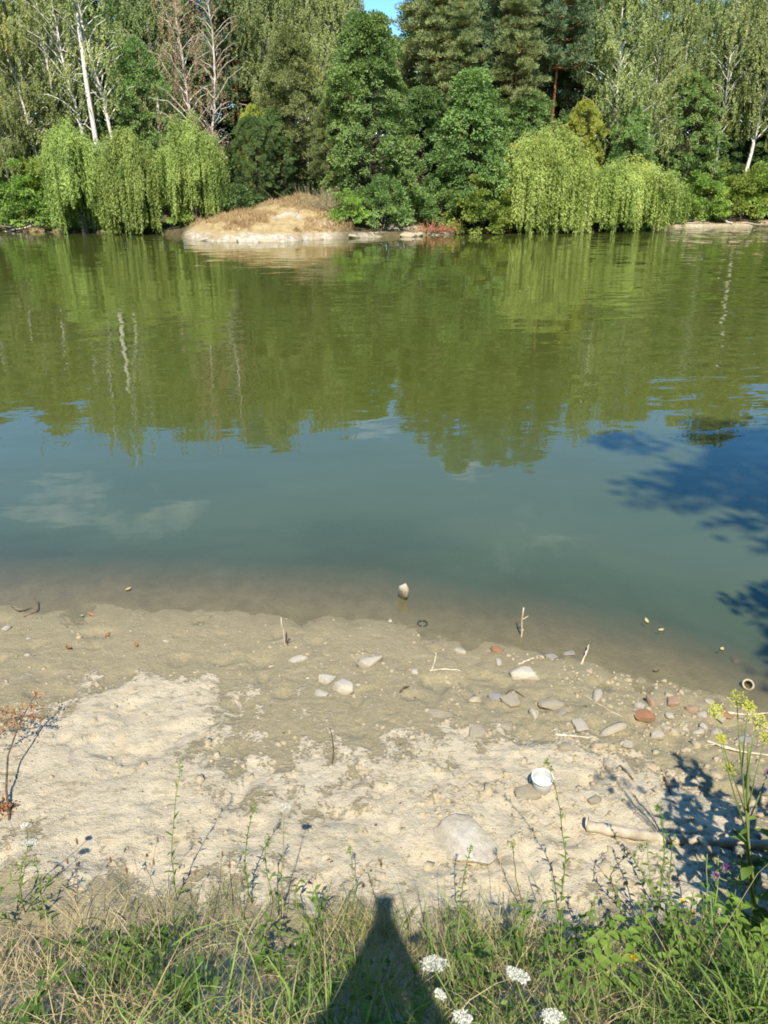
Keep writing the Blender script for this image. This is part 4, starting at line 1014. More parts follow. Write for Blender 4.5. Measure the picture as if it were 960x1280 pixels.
# curved weathered shard half sunk in mud
def shard():
    p = on_ground(766, 915); r = empty('bark_shard', p, 0.15); tag(r, 'curved grey shard of bark lying on the mud left of the leafy shadow', 'bark')
    rng = np.random.default_rng(2)
    for nm, k, m in (('outer_shell', 1.0, M_GREY), ('pale_rim', 1.04, M_LIMEW)):
        mb = MB(); u = np.linspace(-1, 1, 15); v = np.linspace(0.15, math.pi * (0.9 if nm == 'outer_shell' else 0.34), 9)
        U, V = np.meshgrid(u, v); w = np.sqrt(np.maximum(0, 1 - np.abs(U) ** 2.4))
        x = U * 0.085; y = np.cos(V) * 0.032 * w * k; z = np.sin(V) * 0.045 * w * k + 0.004
        if nm == 'pale_rim': y = y * 1.02 ; 
        ii = np.arange(U.size).reshape(U.shape); mb.add(np.stack([x, y, z + .03 * U], -1).reshape(-1, 3), np.stack([ii[:-1, :-1], ii[:-1, 1:], ii[1:, 1:], ii[1:, :-1]], -1).reshape(-1, 4))
        mb.build(nm, [m], r, smooth=True)
shard()

# ------------------------------------------------------------------ plastic tub
def lathe(prof, sides=32):
    mb = MB(); pr = np.array(prof); an = np.arange(sides) * 2 * math.pi / sides
    v = np.stack([pr[:, 0][:, None] * np.cos(an), pr[:, 0][:, None] * np.sin(an), np.repeat(pr[:, 1][:, None], sides, 1)], -1)
    i = np.arange(len(pr) - 1)[:, None] * sides; j = np.arange(sides)[None]; k = (j + 1) % sides
    mb.add(v.reshape(-1, 3), np.stack([i + j, i + k, i + sides + k, i + sides + j], -1).reshape(-1, 4)); return mb
def tub():
    p = on_ground(677, 984); s = px_size(677, 975); R0 = 12.5 * s
    t = NT('milky_plastic'); pr = t.principled((0.60, 0.60, 0.56), 0.35, 0.5); tr = t.n('ShaderNodeBsdfTransparent'); tl = t.n('ShaderNodeBsdfTranslucent'); tl.inputs['Color'].default_value = (0.75, 0.75, 0.7, 1)
    m1 = t.n('ShaderNodeMixShader'); m1.inputs[0].default_value = 0.35; t.l(pr.outputs[0], m1.inputs[1]); t.l(tl.outputs[0], m1.inputs[2])
    m2 = t.n('ShaderNodeMixShader'); m2.inputs[0].default_value = 0.3; t.l(m1.outputs[0], m2.inputs[1]); t.l(tr.outputs[0], m2.inputs[2]); mp = t.done(m2)
    t = NT('white_plastic'); mw = t.done(t.principled((0.70, 0.70, 0.66), 0.4, 0.4))
    r = empty('plastic_tub', p + np.array([0, 0, -0.006]), 0.3); r.rotation_euler = (R(4), R(-3), 0.3); tag(r, 'empty milky white plastic tub standing on the mud', 'tub')
    H = R0 * 1.55
    b = lathe([(0.001, 0.002), (R0 * .80, 0.0), (R0 * .84, .004), (R0 * .97, H), (R0 * .955, H), (R0 * .82, .006), (R0 * .78, .004), (0.001, .005)]).build('body', [mp], r, smooth=True)
    lathe([(R0 * .96, H - .008), (R0 * 1.06, H - .007), (R0 * 1.08, H), (R0 * 1.05, H + .004), (R0 * .95, H + .003), (R0 * .94, H - .003)]).build('rim', [mw], b, smooth=True)
    lathe([(0.001, H * .62), (R0 * .5, H * .625), (R0 * .85, H * .60), (R0 * .87, H * .57)]).build('white_residue', [mw], r, smooth=True)
tub()
# dark jar mouth in the shallows, and an open tube end by the water on the right
def ring(px, py, rpx, th, mat, name, label, cat, tilt, lift):
    p = on_ground(px, py); s = px_size(px, py, 0); rr = rpx * s; mb = MB()
    a = np.linspace(0, 2 * math.pi, 25)[:-1]; b = np.linspace(0, 2 * math.pi, 9)[:-1]; A, B = np.meshgrid(a, b, indexing='ij')
    v = np.stack([(rr + th * np.cos(B)) * np.cos(A), (rr + th * np.cos(B)) * np.sin(A), th * np.sin(B)], -1).reshape(-1, 3)
    i = np.arange(24)[:, None]; j = np.arange(8)[None]; q = np.stack([i * 8 + j, ((i + 1) % 24) * 8 + j, ((i + 1) % 24) * 8 + (j + 1) % 8, i * 8 + (j + 1) % 8], -1).reshape(-1, 4)
    r = empty(name, p + np.array([0, 0, lift])); r.rotation_euler = tilt; tag(r, label, cat); mb.add(v, q); mb.build('rim', [mat], r, smooth=True)
    return r, rr
t = NT('dark_glass'); M_DGLASS = t.done(t.principled((0.03, 0.04, 0.03), 0.2, 0.5))
jr, rr = ring(528, 780, 6.0, .006, M_DGLASS, 'jar_mouth', 'dark round jar mouth lying in the shallow water', 'jar', (0.1, 0, 0), .006)
lathe([(rr * .98, .0), (rr * .95, -.03), (rr * 1.3, -.05)]).build('neck', [M_DGLASS], jr, smooth=True)
jr, rr = ring(934, 860, 6.2, .007, M_LIMEW, 'broken_tube', 'open round end of a pale tube lying by the water at the right', 'tube', (R(42), R(-8), 0), .028)
lathe([(rr * 1.05, .0), (rr * 1.08, -.10), (rr * .94, -.10), (rr * .92, -.001)]).build('body', [M_GREY], jr, smooth=True)

# ------------------------------------------------------------------ fallen leaves on the mud and on the water
def fallen(px, py, lpx, mat, label, z=None, cat='leaf', group='fallen leaves', seed=0):
    rng = np.random.default_rng(seed + int(px)); p = on_ground(px, py) if z is None else on_level(px, py, z)
    s = px_size(px, py) * lpx; mb = MB(); u = np.linspace(-1, 1, 7); v = np.linspace(-1, 1, 4); U, V = np.meshgrid(u, v)
    w = (1 - U ** 2) * 0.45 + 0.02; x = U * s / 2; y = V * w * s / 2; zz = 0.10 * s * V ** 2 + 0.12 * s * U ** 2 * rng.uniform(0.3, 1.5) + (0.006 if z is None else .003)
    ii = np.arange(28).reshape(4, 7); mb.add(np.stack([x, y, zz], -1).reshape(-1, 3), np.stack([ii[:-1, :-1], ii[:-1, 1:], ii[1:, 1:], ii[1:, :-1]], -1).reshape(-1, 4), 0, rng.uniform(0.2, 1))
    o = mb.build('fallen_leaf', [mat], None, p, True); o.rotation_euler = (rng.normal() * .15, rng.normal() * .15, rng.uniform(0, 6.28)); tag(o, label, cat, group)
M_YLEAF = leaf_mat('yellow_fallen_leaf', (0.38, 0.33, 0.14), (0.52, 0.46, 0.22), None, 0, 0.2, 0.6, 8.0)
for px, py, l, m, lab, z in [(86, 811, 13, M_DRYLEAF, 'orange-brown leaf on the wet mud at the left', None), (113, 769, 12, M_DRYLEAF, 'orange-brown leaf close to the water at the left', None),
    (171, 807, 11, M_DRYLEAF, 'reddish leaf right of the orange-brown leaf on wet mud', None), (135, 795, 11, M_DRYLEAF, 'small brown leaf between the two orange leaves on wet mud', None),
    (808, 777, 11, M_YLEAF, 'yellow leaf floating on the water at the right', .004), (826, 788, 9, M_YLEAF, 'pale narrow leaf floating just right of the yellow leaf', .004), (160, 737, 9, M_YLEAF, 'pale leaf floating near the left shore', .004),
    (103, 771, 9, M_LIMEW, 'whitish leaf beside the orange-brown leaf close to the water', None), (1000 - 98, 812, 10, M_YLEAF, 'pale leaf in the shallow water left of the orange brick chip', .004), (820, 748 + 92, 10, M_DTWIG, 'dark curled leaf in the wet mud near the right water edge', None)]:
    fallen(px, py, l, m, lab, z)
# ------------------------------------------------------------------ far shore details
def tuft_field(name, pts, n_each, ln, wd, mats, label, seed, lean=0.35):
    rng = np.random.default_rng(seed); mb = MB(); n = len(pts) * n_each
    base = np.repeat(pts, n_each, 0) + np.concatenate([rng.normal(size=(n, 2)) * ln * 0.3, np.zeros((n, 1))], 1)
    d = rng.normal(size=(n, 3)) * lean; d[:, 2] = 1; d /= np.linalg.norm(d, axis=1)[:, None]
    bend = d + rng.normal(size=(n, 3)) * 0.6; bend[:, 2] -= 0.5
    mb.blades(base, d, bend, ln * rng.uniform(0.5, 1.3, n), wd, rng, 2, 0, rng.uniform(0, 1, n))
    return tag(mb.build(name, mats), label, None, None, 'stuff')
M_STRAW = leaf_mat('dry_straw', (0.36, 0.27, 0.13), (0.66, 0.55, 0.34), (0.32, 0.32, 0.13), 0.14, 0.25, 0.6, 1.5)
M_STRAWF = leaf_mat('dry_straw_far', (0.34, 0.23, 0.11), (0.60, 0.46, 0.26), None, 0, 0.25, 0.6, 0.4)
rngf = np.random.default_rng(77)
fx = rngf.uniform(at_dist(232, 54, 1), at_dist(440, 57, 1), 5200); fy = rngf.uniform(50, 68, 5200)
fr_ = fy - y_far(fx); k = (fr_ > 0.7) & (fr_ < 10) & (fbm(fx * .45, fy * .45, 99, 3) > 0.44)
fx, fy = fx[k], fy[k]
tuft_field('dry_grass', np.stack([fx, fy, ground_z(fx, fy)], 1), 7, 0.30, 0.035, [M_STRAWF], 'bleached dry grass covering the sandy spit', 1)
def brush(name, px, y, w, h, n, mat, label, cat, seed, twig=0.02, up=0.6):
    rng = np.random.default_rng(seed); x = at_dist(px, y, 0.5); z = gz(x, y); r = empty(name, (x, y, z)); tag(r, label, cat)
    mb = MB()
    for i in range(n):
        a = np.array([rng.normal() * w * .35, rng.normal() * w * .25, rng.uniform(-.05, .1)]); d = rng.normal(size=3); d[2] = abs(d[2]) * up; d /= np.linalg.norm(d)
        L_ = h * rng.uniform(.5, 1.3); q = a + d * L_ * .5 + rng.normal(size=3) * .08; b = a + d * L_
        mb.tube(np.array([a, q, b]), [twig, twig * .8, twig * .4], 4, 0, rng.uniform(0, 1), cap=False)
    tag(mb.build('twig_tangle', [mat], r), kind='stuff'); return r
M_DRYSH = leaf_mat('dry_shrub_twig', (0.30, 0.25, 0.14), (0.50, 0.42, 0.27), (0.25, 0.27, 0.12), 0.2, 0.1, 0.7, 1.0)
M_RUSTTWIG = bark_mat('rusty_twig', (0.30, 0.13, 0.07), (0.50, 0.26, 0.16), 10)
brush('dry_shrub', 402, 57.2, 2.8, 1.4, 420, M_DRYSH, 'tan leafless dry shrub on the right slope of the mound', 'shrub', 2, .012, 1.1)
brush('brush_pile', 545, 58.0, 2.2, 0.9, 170, M_RUSTTWIG, 'rusty red heap of dead brush at the water right of the spit', 'brush pile', 3, .022, .5)
brush('brush_pile', 498, 57.6, 2.4, 0.7, 80, M_PALE, 'grey heap of washed roots at the waterline under the large green cone', 'brush pile', 4, .02, .5)
brush('brush_pile', 25, 63.8, 3.2, 0.9, 120, M_TWIG, 'pale driftwood brush at the left end of the far shore', 'brush pile', 5, .022, .5)
brush('dead_shrub', 908, 72.6, 1.2, 1.5, 60, M_BARK, 'grey dead shrub standing on the bare right bank', 'shrub', 6, .02, 1.6)
brush('root_tangle', 775, 61.6, 3.4, 0.6, 70, M_BARK, 'dark root tangle under the low domed willow', 'roots', 7, .03, .5)
def far_log(pa, pb, r, mat, label):
    xa, xb = at_dist(pa[0], pa[1], 0), at_dist(pb[0], pb[1], 0); a = np.array([xa, pa[1], gz(xa, pa[1]) + r * .7 + pa[2]]); b = np.array([xb, pb[1], gz(xb, pb[1]) + r * .7 + pb[2]])
    mb = MB(); t = np.linspace(0, 1, 6)[:, None]; rng = np.random.default_rng(int(pa[0])); p = (b - a) * t + rng.normal(size=(6, 3)) * r * .3
    mb.tube(p, np.linspace(r, r * .6, 6), 7); o = mb.build('driftwood_log', [mat], None, a, True); tag(o, label, 'log', 'logs on the far shore')
for pa, pb, r, m, lab in [((62, 60.4, .1), (80, 59.2, .0), .12, M_PALE, 'pale log slanting into the water left of the leftmost willow'), ((8, 63, 0), (40, 62.4, .1), .1, M_PALE, 'pale log lying along the far left shore'),
    ((891, 73.0, .3), (914, 71.6, 0), .12, M_PALE, 'pale log slanting down the bare right bank'), ((852, 70.6, 0), (885, 71.6, .05), .09, M_DRIFT, 'thin brown log along the waterline of the right bank'), ((925, 72.0, 0), (962, 72.3, .1), .1, M_DRIFT, 'brown log at the right end of the far shore'), ((860, 71.6, .15), (880, 72.2, .1), .07, M_PALE, 'thin pale log above the brown one on the right bank')]:
    far_log(pa, pb, r, m, lab)
# clay blocks broken off the ledge of the spit
for i, (px, w, h, lab) in enumerate([(258, 20, .13, 'low clay block at the left tip of the spit ledge'), (300, 13, .18, 'clay block in the left half of the spit ledge'), (341, 24, .12, 'wide clay block in the middle of the spit ledge'), (396, 15, .2, 'clay block at the right end of the bright spit ledge'), (440, 20, .2, 'pale clay block at the water just right of the dry shrub'), (512, 22, .22, 'grey-white clay block at the water left of the rusty brush heap'), (527, 12, .3, 'upright pale clay block touching the rusty brush heap')]):
    p = on_level(px, 300, 0.0); s = w / F * p[1] * CP / 2; x = float(p[0]); y = float(y_far(x)) - 0.05
    o = obj('clay_block', stone_mesh(400 + i, M_CLAYST, 8, 7, True, 0.25)); o.location = (x, y, 0.04); o.scale = (s, 0.5, h); o.rotation_euler = (0.1 * (i % 3), 0.06, 0.25 * (i % 5 - 2))
    tag(o, lab, 'clay block', 'clay blocks of the spit ledge')

# ------------------------------------------------------------------ grass on the bank
M_GRASS = leaf_mat('green_grass', (0.125, 0.165, 0.045), (0.33, 0.37, 0.125), (0.52, 0.46, 0.22), 0.15, 0.35, 0.45, 2.0)
M_GRASSB = leaf_mat('fresh_grass', (0.10, 0.18, 0.035), (0.29, 0.40, 0.10), None, 0, 0.35, 0.4, 2.0)
M_HERB = leaf_mat('herb_leaf', (0.07, 0.13, 0.025), (0.19, 0.29, 0.06), None, 0, 0.35, 0.45, 3.0)
M_HERBB = leaf_mat('herb_leaf_bright', (0.12, 0.21, 0.035), (0.28, 0.40, 0.08), None, 0, 0.4, 0.45, 3.0)
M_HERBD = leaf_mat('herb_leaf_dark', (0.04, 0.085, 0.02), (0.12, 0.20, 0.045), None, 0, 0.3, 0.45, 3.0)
M_STEM = leaf_mat('green_stem', (0.13, 0.18, 0.05), (0.26, 0.32, 0.10), None, 0, 0.1, 0.5, 3.0)
M_STEMB = leaf_mat('brown_stem', (0.13, 0.085, 0.045), (0.28, 0.19, 0.10), None, 0, 0.1, 0.6, 3.0)
M_WHITE = leaf_mat('white_petal', (0.50, 0.51, 0.43), (0.74, 0.74, 0.67), None, 0, 0.2, 0.6, 3.0)
M_YGREEN = leaf_mat('yellow_green_floret', (0.38, 0.40, 0.05), (0.60, 0.60, 0.12), None, 0, 0.25, 0.6, 3.0)
M_PURPLE = leaf_mat('purple_floret', (0.22, 0.05, 0.24), (0.42, 0.13, 0.45), None, 0, 0.2, 0.6, 3.0)
M_BURR = leaf_mat('grey_burr', (0.22, 0.23, 0.17), (0.40, 0.41, 0.33), None, 0, 0.15, 0.7, 3.0)
M_YELLOW = leaf_mat('yellow_petal', (0.62, 0.42, 0.02), (0.75, 0.55, 0.04), None, 0, 0.2, 0.5, 3.0)
M_SEED = leaf_mat('brown_seed_head', (0.16, 0.09, 0.05), (0.30, 0.19, 0.11), None, 0, 0.1, 0.7, 3.0)
def bank_points(n, seed, lo, hi, thr, sc_=2.2, xr=2.9, right=0.0):
    rng = np.random.default_rng(seed); x = rng.uniform(-xr, xr, n); y = rng.uniform(0.55, 2.6, n)
    b = bank_edge(x) - y; nz = fbm(x * sc_, y * sc_, seed + 7, 3)
    k = (b > lo) & (b < hi) & (nz > thr) & (rng.uniform(0, 1, n) < 0.25 + 0.75 * sstep(lo, lo + .25, b)) & (rng.uniform(0, 1, n) > right * sstep(0.7, -0.6, x))
    x, y = x[k], y[k]; return np.stack([x, y, ground_z(x, y) - 0.005], 1), rng
def grass(name, n, seed, lo, hi, thr, ln, wd, lean, droop, mat, label, sc_=2.2, segs=4):
    p, rng = bank_points(n, seed, lo, hi, thr, sc_, right=0.35 if 'green' in label else 0.0); n = len(p); mb = MB()
    d = rng.normal(size=(n, 3)) * lean; d[:, 2] = 1; d[:, 1] += 0.10; d /= np.linalg.norm(d, axis=1)[:, None]
    h = rng.normal(size=(n, 3)); h[:, 2] = 0; h /= np.linalg.norm(h, axis=1)[:, None] + 1e-6
    bend = d + h * droop; bend[:, 2] -= droop * 0.9
    L_ = ln * np.exp(rng.normal(size=n) * 0.4)
    mb.blades(p, d, bend, L_, wd * rng.uniform(0.6, 1.4, n), rng, segs, 0, rng.uniform(0, 1, n))
    return tag(mb.build(name, [mat]), label, None, None, 'stuff')
grass('dry_grass', 14500, 11, -0.06, 2.4, 0.36, 0.14, .0028, .55, 1.1, M_STRAW, 'dry straw-coloured grass matting the near bank')
grass('straw_litter', 9000, 12, -0.10, 2.4, 0.30, 0.11, .0026, 1.6, 1.0, M_STRAW, 'fallen straw lying on the near bank', segs=2)
grass('green_grass', 20000, 13, -0.02, 2.4, 0.38, 0.14, .0038, .45, 0.9, M_GRASS, 'short green grass on the near bank')
grass('fresh_grass', 13000, 14, 0.02, 2.4, 0.47, 0.17, .0050, .4, 0.9, M_GRASSB, 'fresh green grass patches on the near bank', 1.4)
grass('tall_grass', 500, 15, -0.02, 0.5, 0.36, 0.34, .0030, .25, 0.7, M_STRAW, 'thin taller grass stalks along the lip of the near bank', segs=5)
# low leafy ground cover
def cover(name, n, seed, thr, leaf, mat, label, sc_=1.6):
    p, rng = bank_points(n, seed, 0.02, 2.4, thr, sc_); n = len(p); mb = MB()
    m = 5; P = np.repeat(p, m, 0); N = n * m; P = P + np.concatenate([rng.normal(size=(N, 2)) * .02, rng.uniform(0.01, .10, (N, 1))], 1)
    d = rng.normal(size=(N, 3)); d[:, 2] = np.abs(d[:, 2]) * .4 + .1
    mb.leaves(P, d, leaf * rng.uniform(.6, 1.3, N), leaf * .45, rng, 0, rng.uniform(0, 1, N), nrm=np.array([0, 0, 1.]) + rng.normal(size=(N, 3)) * .5)
    return tag(mb.build(name, [mat]), label, None, None, 'stuff')
cover('ground_cover', 2600, 16, 0.55, .035, M_HERB, 'small-leaved green ground cover on the near bank')
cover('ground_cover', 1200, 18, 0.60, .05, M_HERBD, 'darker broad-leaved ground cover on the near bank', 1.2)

# ------------------------------------------------------------------ single weeds
def rise(px, base_py, top_px, top_py):
    """foot on the ground and tip straight above the same distance"""
    p = on_ground(px, base_py); d = ray(top_px, top_py); t = p[1] / d[1]; q = np.array([0, 0, CAM_H]) + d * t
    return p, q - p
def stem_curve(tip, rng, n=8, amp=0.012):
    t = np.linspace(0, 1, n)[:, None]; w = np.sin(t * math.pi) * rng.normal(size=(1, 3)) * amp * 3
    return tip * t + w + np.sin(t * math.pi) * rng.normal(size=(n, 3)) * amp * .3
def weed(name, px, bpy_, tpx, tpy, label, cat, r=.0022, mat=None, group=None, seed=None):
    p, tip = rise(px, bpy_, tpx, tpy); rng = np.random.default_rng(int(px * 5 + tpy) if seed is None else seed)
    e = empty(name, p); tag(e, label, cat, group); c = stem_curve(tip, rng)
    c[0, 2] = -0.01
    mb = MB(); mb.tube(c, np.linspace(r, r * .55, len(c)), 6, 0, rng.uniform(0, 1)); mb.build('stem', [mat or M_STEM], e, smooth=True)
    return e, c, rng
def leaf_blade(mb, a, d, ln, wd, rng, var, curl=.3, nrm=None):
    """broad leaf with a midrib fold, 4 x 2 quads"""
    d = d / np.linalg.norm(d); up = np.array([0, 0, 1.0]) if nrm is None else nrm
    side = np.cross(d, up + rng.normal(size=3) * .15); side /= np.linalg.norm(side) + 1e-9; nn = np.cross(side, d)
    t = np.linspace(0, 1, 6); w = np.sin(np.pi * t ** .75) * .5 * wd + .0006; rows = []
    for tt, ww in zip(t, w):
        c = a + d * ln * tt - np.array([0, 0, 1]) * curl * ln * tt * tt
        rows += [c - side * ww + nn * ww * .35, c, c + side * ww + nn * ww * .35]
    q = []
    for i in range(5):
        for j in range(2): q.append([i * 3 + j, i * 3 + j + 1, i * 3 + j + 4, i * 3 + j + 3])
    mb.add(np.array(rows), np.array(q), 0, var)
def foliage(e, c, rng, n, ln, wd, mat, lo=.1, hi=.95, up=.5, each=False, curl=.3, name='foliage'):
    mb = MB()
    for i in range(n):
        f = lo + (hi - lo) * (i + rng.uniform(0, .6)) / n; k = f * (len(c) - 1); a = c[int(k)] + (c[min(int(k) + 1, len(c) - 1)] - c[int(k)]) * (k % 1)
        th = i * 2.4 + rng.normal() * .3; d = np.array([math.cos(th), math.sin(th), up])
        if each: mb = MB()
        s = (1 - .45 * f) * rng.uniform(.75, 1.2)
        leaf_blade(mb, a, d, ln * s, wd * s, rng, rng.uniform(0, 1), curl)
        if each: mb.build('leaf', [mat], e, smooth=True)
    if not each: mb.build(name, [mat], e, smooth=True)
def umbel_head(e, c, rng, R0, mat, dome=.3, k=22, flo=16, fs=.0042, name='flower_head', axis=None):
    tip = c[-1]; ax = np.array([0, -.25, 1.0]) if axis is None else np.array(axis, float); ax /= np.linalg.norm(ax)
    u = np.cross(ax, [1, .2, .1]); u /= np.linalg.norm(u); w = np.cross(ax, u); st = MB(); fl = MB()
    for i in range(k):
        th = i * 2.4; f = math.sqrt((i + .5) / k); q = tip + (u * math.cos(th) + w * math.sin(th)) * R0 * f + ax * R0 * (.45 + dome * (1 - f * f))
        st.tube(np.array([tip - ax * .002, (tip + q) / 2 - ax * R0 * .08, q]), [.0009, .0007, .0006], 4, 0, .5, cap=False)
        P = q + (u * rng.normal(size=(flo, 1)) + w * rng.normal(size=(flo, 1))) * R0 * .125 + ax * rng.normal(size=(flo, 1)) * R0 * .03
        fl.leaves(P, rng.normal(size=(flo, 3)) + ax * .3, fs * rng.uniform(.8, 1.4, flo), fs * 1.0, rng, 0, rng.uniform(0, 1, flo), nrm=ax + rng.normal(size=(flo, 3)) * .35)
    h = fl.build(name, [mat], e); st.build('umbel_rays', [M_STEM], h)
UG = 'white umbel flowers on the near bank'
for px, by, tx, ty, R0, lab, ax in [
    (32, 1140, 38, 1058, .034, 'large white umbel flower at the left edge', (-.1, -.55, 1)), (20, 1135, 32, 1034, .018, 'small white umbel flower just above the large left one', None),
    (352, 1145, 356, 1012, .026, 'white umbel flower on a thin tall stem left of the photographer shadow', None), (588, 1345, 543, 1212, .036, 'white umbel flower over the right edge of the photographer shadow', (-.1, -.5, 1)),
    (700, 1330, 645, 1225, .034, 'white umbel flower right of the photographer shadow', (.3, -.55, 1)), (600, 1345, 549, 1245, .015, 'small half-open umbel below the one over the shadow edge', (.5, -.4, 1)),
    (605, 1360, 577, 1277, .026, 'white umbel at the bottom edge beside the photographer shadow', (.2, -.5, 1)), (720, 1360, 690, 1276, .028, 'white umbel at the bottom edge below the rightmost umbel', None)]:
    e, c, rng = weed('umbel_flower', px, by, tx, ty, lab, 'flower', .0024, None, UG)
    umbel_head(e, c, rng, R0 * .8, M_WHITE, axis=(0, .35, 1) if ax is None else (ax[0], -ax[1] * .9, 1), dome=.10, k=30, flo=17, fs=.0052); foliage(e, c, rng, 5, .06, .008, M_HERB, .05, .5)
# spiky upright weeds
SPG = 'upright weeds along the lip of the bank'
for px, by, tx, ty, n, ln, wd, m, lab in [
    (222, 1125, 226, 962, 16, .055, .010, M_HERB, 'tall thin green weed with sparse leaves, left on the mud'), (316, 1130, 317, 1010, 30, .035, .007, M_HERB, 'spike-shaped weed with upturned leaflets left of the thin white umbel'),
    (697, 1140, 684, 952, 26, .045, .009, M_HERB, 'tallest thin weed, rising between the white tub and the log'), (822, 1140, 822, 1008, 26, .045, .012, M_HERBB, 'bright green leafy weed standing in front of the driftwood log'),
    (588, 1160, 588, 1062, 16, .05, .009, M_HERB, 'thin green weed below the largest flat slab'), (22, 1150, 24, 1085, 16, .04, .009, M_HERB, 'small leafy weed left below the large white umbel'),
    (50, 1150, 45, 1080, 18, .045, .009, M_HERB, 'small leafy weed directly under the large white umbel'), (70, 1150, 62, 1100, 14, .04, .008, M_HERB, 'small weed right of the large white umbel'),
    (440, 1135, 437, 1062, 10, .04, .006, M_GRASS, 'thin weed left of the tip of the photographer shadow'), (350, 1145, 335, 1050, 12, .05, .008, M_HERB, 'slim bent weed between the spike-shaped weed and the thin umbel'),
    (800, 1150, 800, 1060, 14, .04, .009, M_HERB, 'reddish-stemmed weed left of the bright leafy weed'), (838, 1150, 841, 1050, 16, .04, .009, M_HERBB, 'slender weed just right of the bright leafy weed'), (655, 1140, 640, 1055, 8, .03, .004, M_STRAW, 'dry thin stalk right of the largest flat slab')]:
    e, c, rng = weed('upright_weed', px, by, tx, ty, lab, 'weed', .0026, M_STEMB if 'reddish' in lab or 'dry' in lab else None, SPG)
    foliage(e, c, rng, n, ln, wd, m, .08, .99, .8)
    mb = MB(); P = c[-1] + rng.normal(size=(26, 3)) * np.array([.005, .005, .014]); mb.leaves(P, rng.normal(size=(26, 3)) + [0, 0, .8], .011, .006, rng, 0, rng.uniform(0, 1, 26)); mb.build('bud_tip', [M_HERBB], e)
# seed heads on wiry stems
for i, (px, by, tx, ty) in enumerate([(270, 1130, 278, 1066), (245, 1130, 244, 1090), (284, 1135, 287, 1080), (98, 1145, 96, 1050), (205, 1140, 192, 1046 + 30), (160, 1140, 158, 1086), (130, 1140, 138, 1073), (472, 1130, 476, 1075), (462, 1135, 453, 1104), (300, 1140, 302, 1100), (85, 1150, 84, 1075), (180, 1140, 197, 1048)]):
    e, c, rng = weed('seed_head_grass', px, by, tx, ty, 'wiry grass stalk with a dark brown seed head on the left bank lip', 'grass stalk', .0013, M_STEMB, 'seed-head stalks on the bank lip')
    mb = MB(); P = c[-1] + np.stack([np.zeros(6), np.zeros(6), np.linspace(-.022, .012, 6)], 1); mb.tube(P, [.001, .0036, .0044, .0042, .0034, .001], 7, 0, .5); mb.build('seed_head', [M_SEED], e)
# leafy plants
LPG = 'leafy plants on the right bank'
def leafy(px, by, tx, ty, n, ln, wd, mat, label, stems=3, each=True, spread=.05):
    p, tip = rise(px, by, tx, ty); rng = np.random.default_rng(int(px + ty)); e = empty('leafy_plant', p); tag(e, label, 'plant', LPG)
    for k in range(stems):
        t = tip * rng.uniform(.75, 1.02) + np.array([rng.normal() * spread, rng.normal() * spread, 0]) * (k > 0); c = stem_curve(t, rng); c[:, :2] += rng.normal(size=2) * .012; c[0, 2] = -.01
        mb = MB(); mb.tube(c, np.linspace(.0035, .0018, len(c)), 6); mb.build('stem', [M_STEM], e, smooth=True)
        foliage(e, c, rng, n // stems, ln, wd, mat, .12, 1.0, .35, each)
leafy(775, 1250, 775, 1140, 42, .06, .034, M_HERBB, 'bright green plant with paired oval leaves on the right bank', 3)
leafy(735, 1195, 738, 1118, 18, .04, .022, M_HERBB, 'light green sprig left of the bright oval-leaved plant', 2)
leafy(835, 1190, 832, 1103, 60, .045, .018, M_HERB, 'dense dark leafy plant behind the bright oval-leaved plant', 5, False, .10)
leafy(868, 1200, 880, 1120, 50, .05, .018, M_HERB, 'leafy plant between the dense dark plant and the thick-stemmed weed', 5, False, .10)
leafy(700, 1200, 695, 1120, 20, .11, .022, M_HERB, 'narrow-leaved dock plant left of the light green sprig', 3, True, .06)
leafy(655, 1215, 640, 1150, 22, .09, .018, M_HERB, 'spreading narrow-leaved weed right of the photographer shadow', 4, False, .08)
leafy(345, 1215, 340, 1140, 30, .05, .018, M_HERB, 'leafy green plant left of the photographer shadow', 4, False, .07)
leafy(165, 1230, 150, 1165, 26, .06, .014, M_HERB, 'leafy green plant low on the left bank', 4, False, .08)
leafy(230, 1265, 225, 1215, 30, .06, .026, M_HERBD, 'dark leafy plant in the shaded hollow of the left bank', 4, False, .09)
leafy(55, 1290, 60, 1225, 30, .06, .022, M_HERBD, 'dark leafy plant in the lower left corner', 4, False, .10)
leafy(470, 1300, 470, 1235, 16, .05, .03, M_HERBB, 'bright green sprig inside the photographer shadow', 3, False, .05)
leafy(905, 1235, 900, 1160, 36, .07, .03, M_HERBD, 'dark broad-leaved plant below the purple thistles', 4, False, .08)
leafy(590, 1235, 590, 1170, 24, .07, .014, M_HERB, 'grassy leafed weed right beside the photographer shadow', 4, False, .07)
leafy(845, 1225, 848, 1150, 46, .06, .026, M_HERBB, 'bright leafy plant below the dense dark plant on the right bank', 5, False, .08)
leafy(925, 1200, 925, 1125, 40, .07, .030, M_HERBB, 'bright leafy plant at the foot of the thick-stemmed weed', 4, False, .07)
leafy(795, 1190, 790, 1130, 40, .05, .018, M_HERBB, 'fine bright leafy plant behind the oval-leaved plant', 5, False, .08)
leafy(715, 1265, 712, 1205, 34, .07, .018, M_HERB, 'leafy green plant between the oval-leaved plant and the rightmost umbel', 5, False, .08)
leafy(955, 1240, 955, 1165, 40, .08, .034, M_HERBB, 'bright broad-leaved plant at the right edge below the thistle leaves', 4, False, .07)
leafy(400, 1175, 395, 1118, 24, .045, .016, M_HERB, 'small leafy plant just left of the tip of the photographer shadow', 4, False, .06)
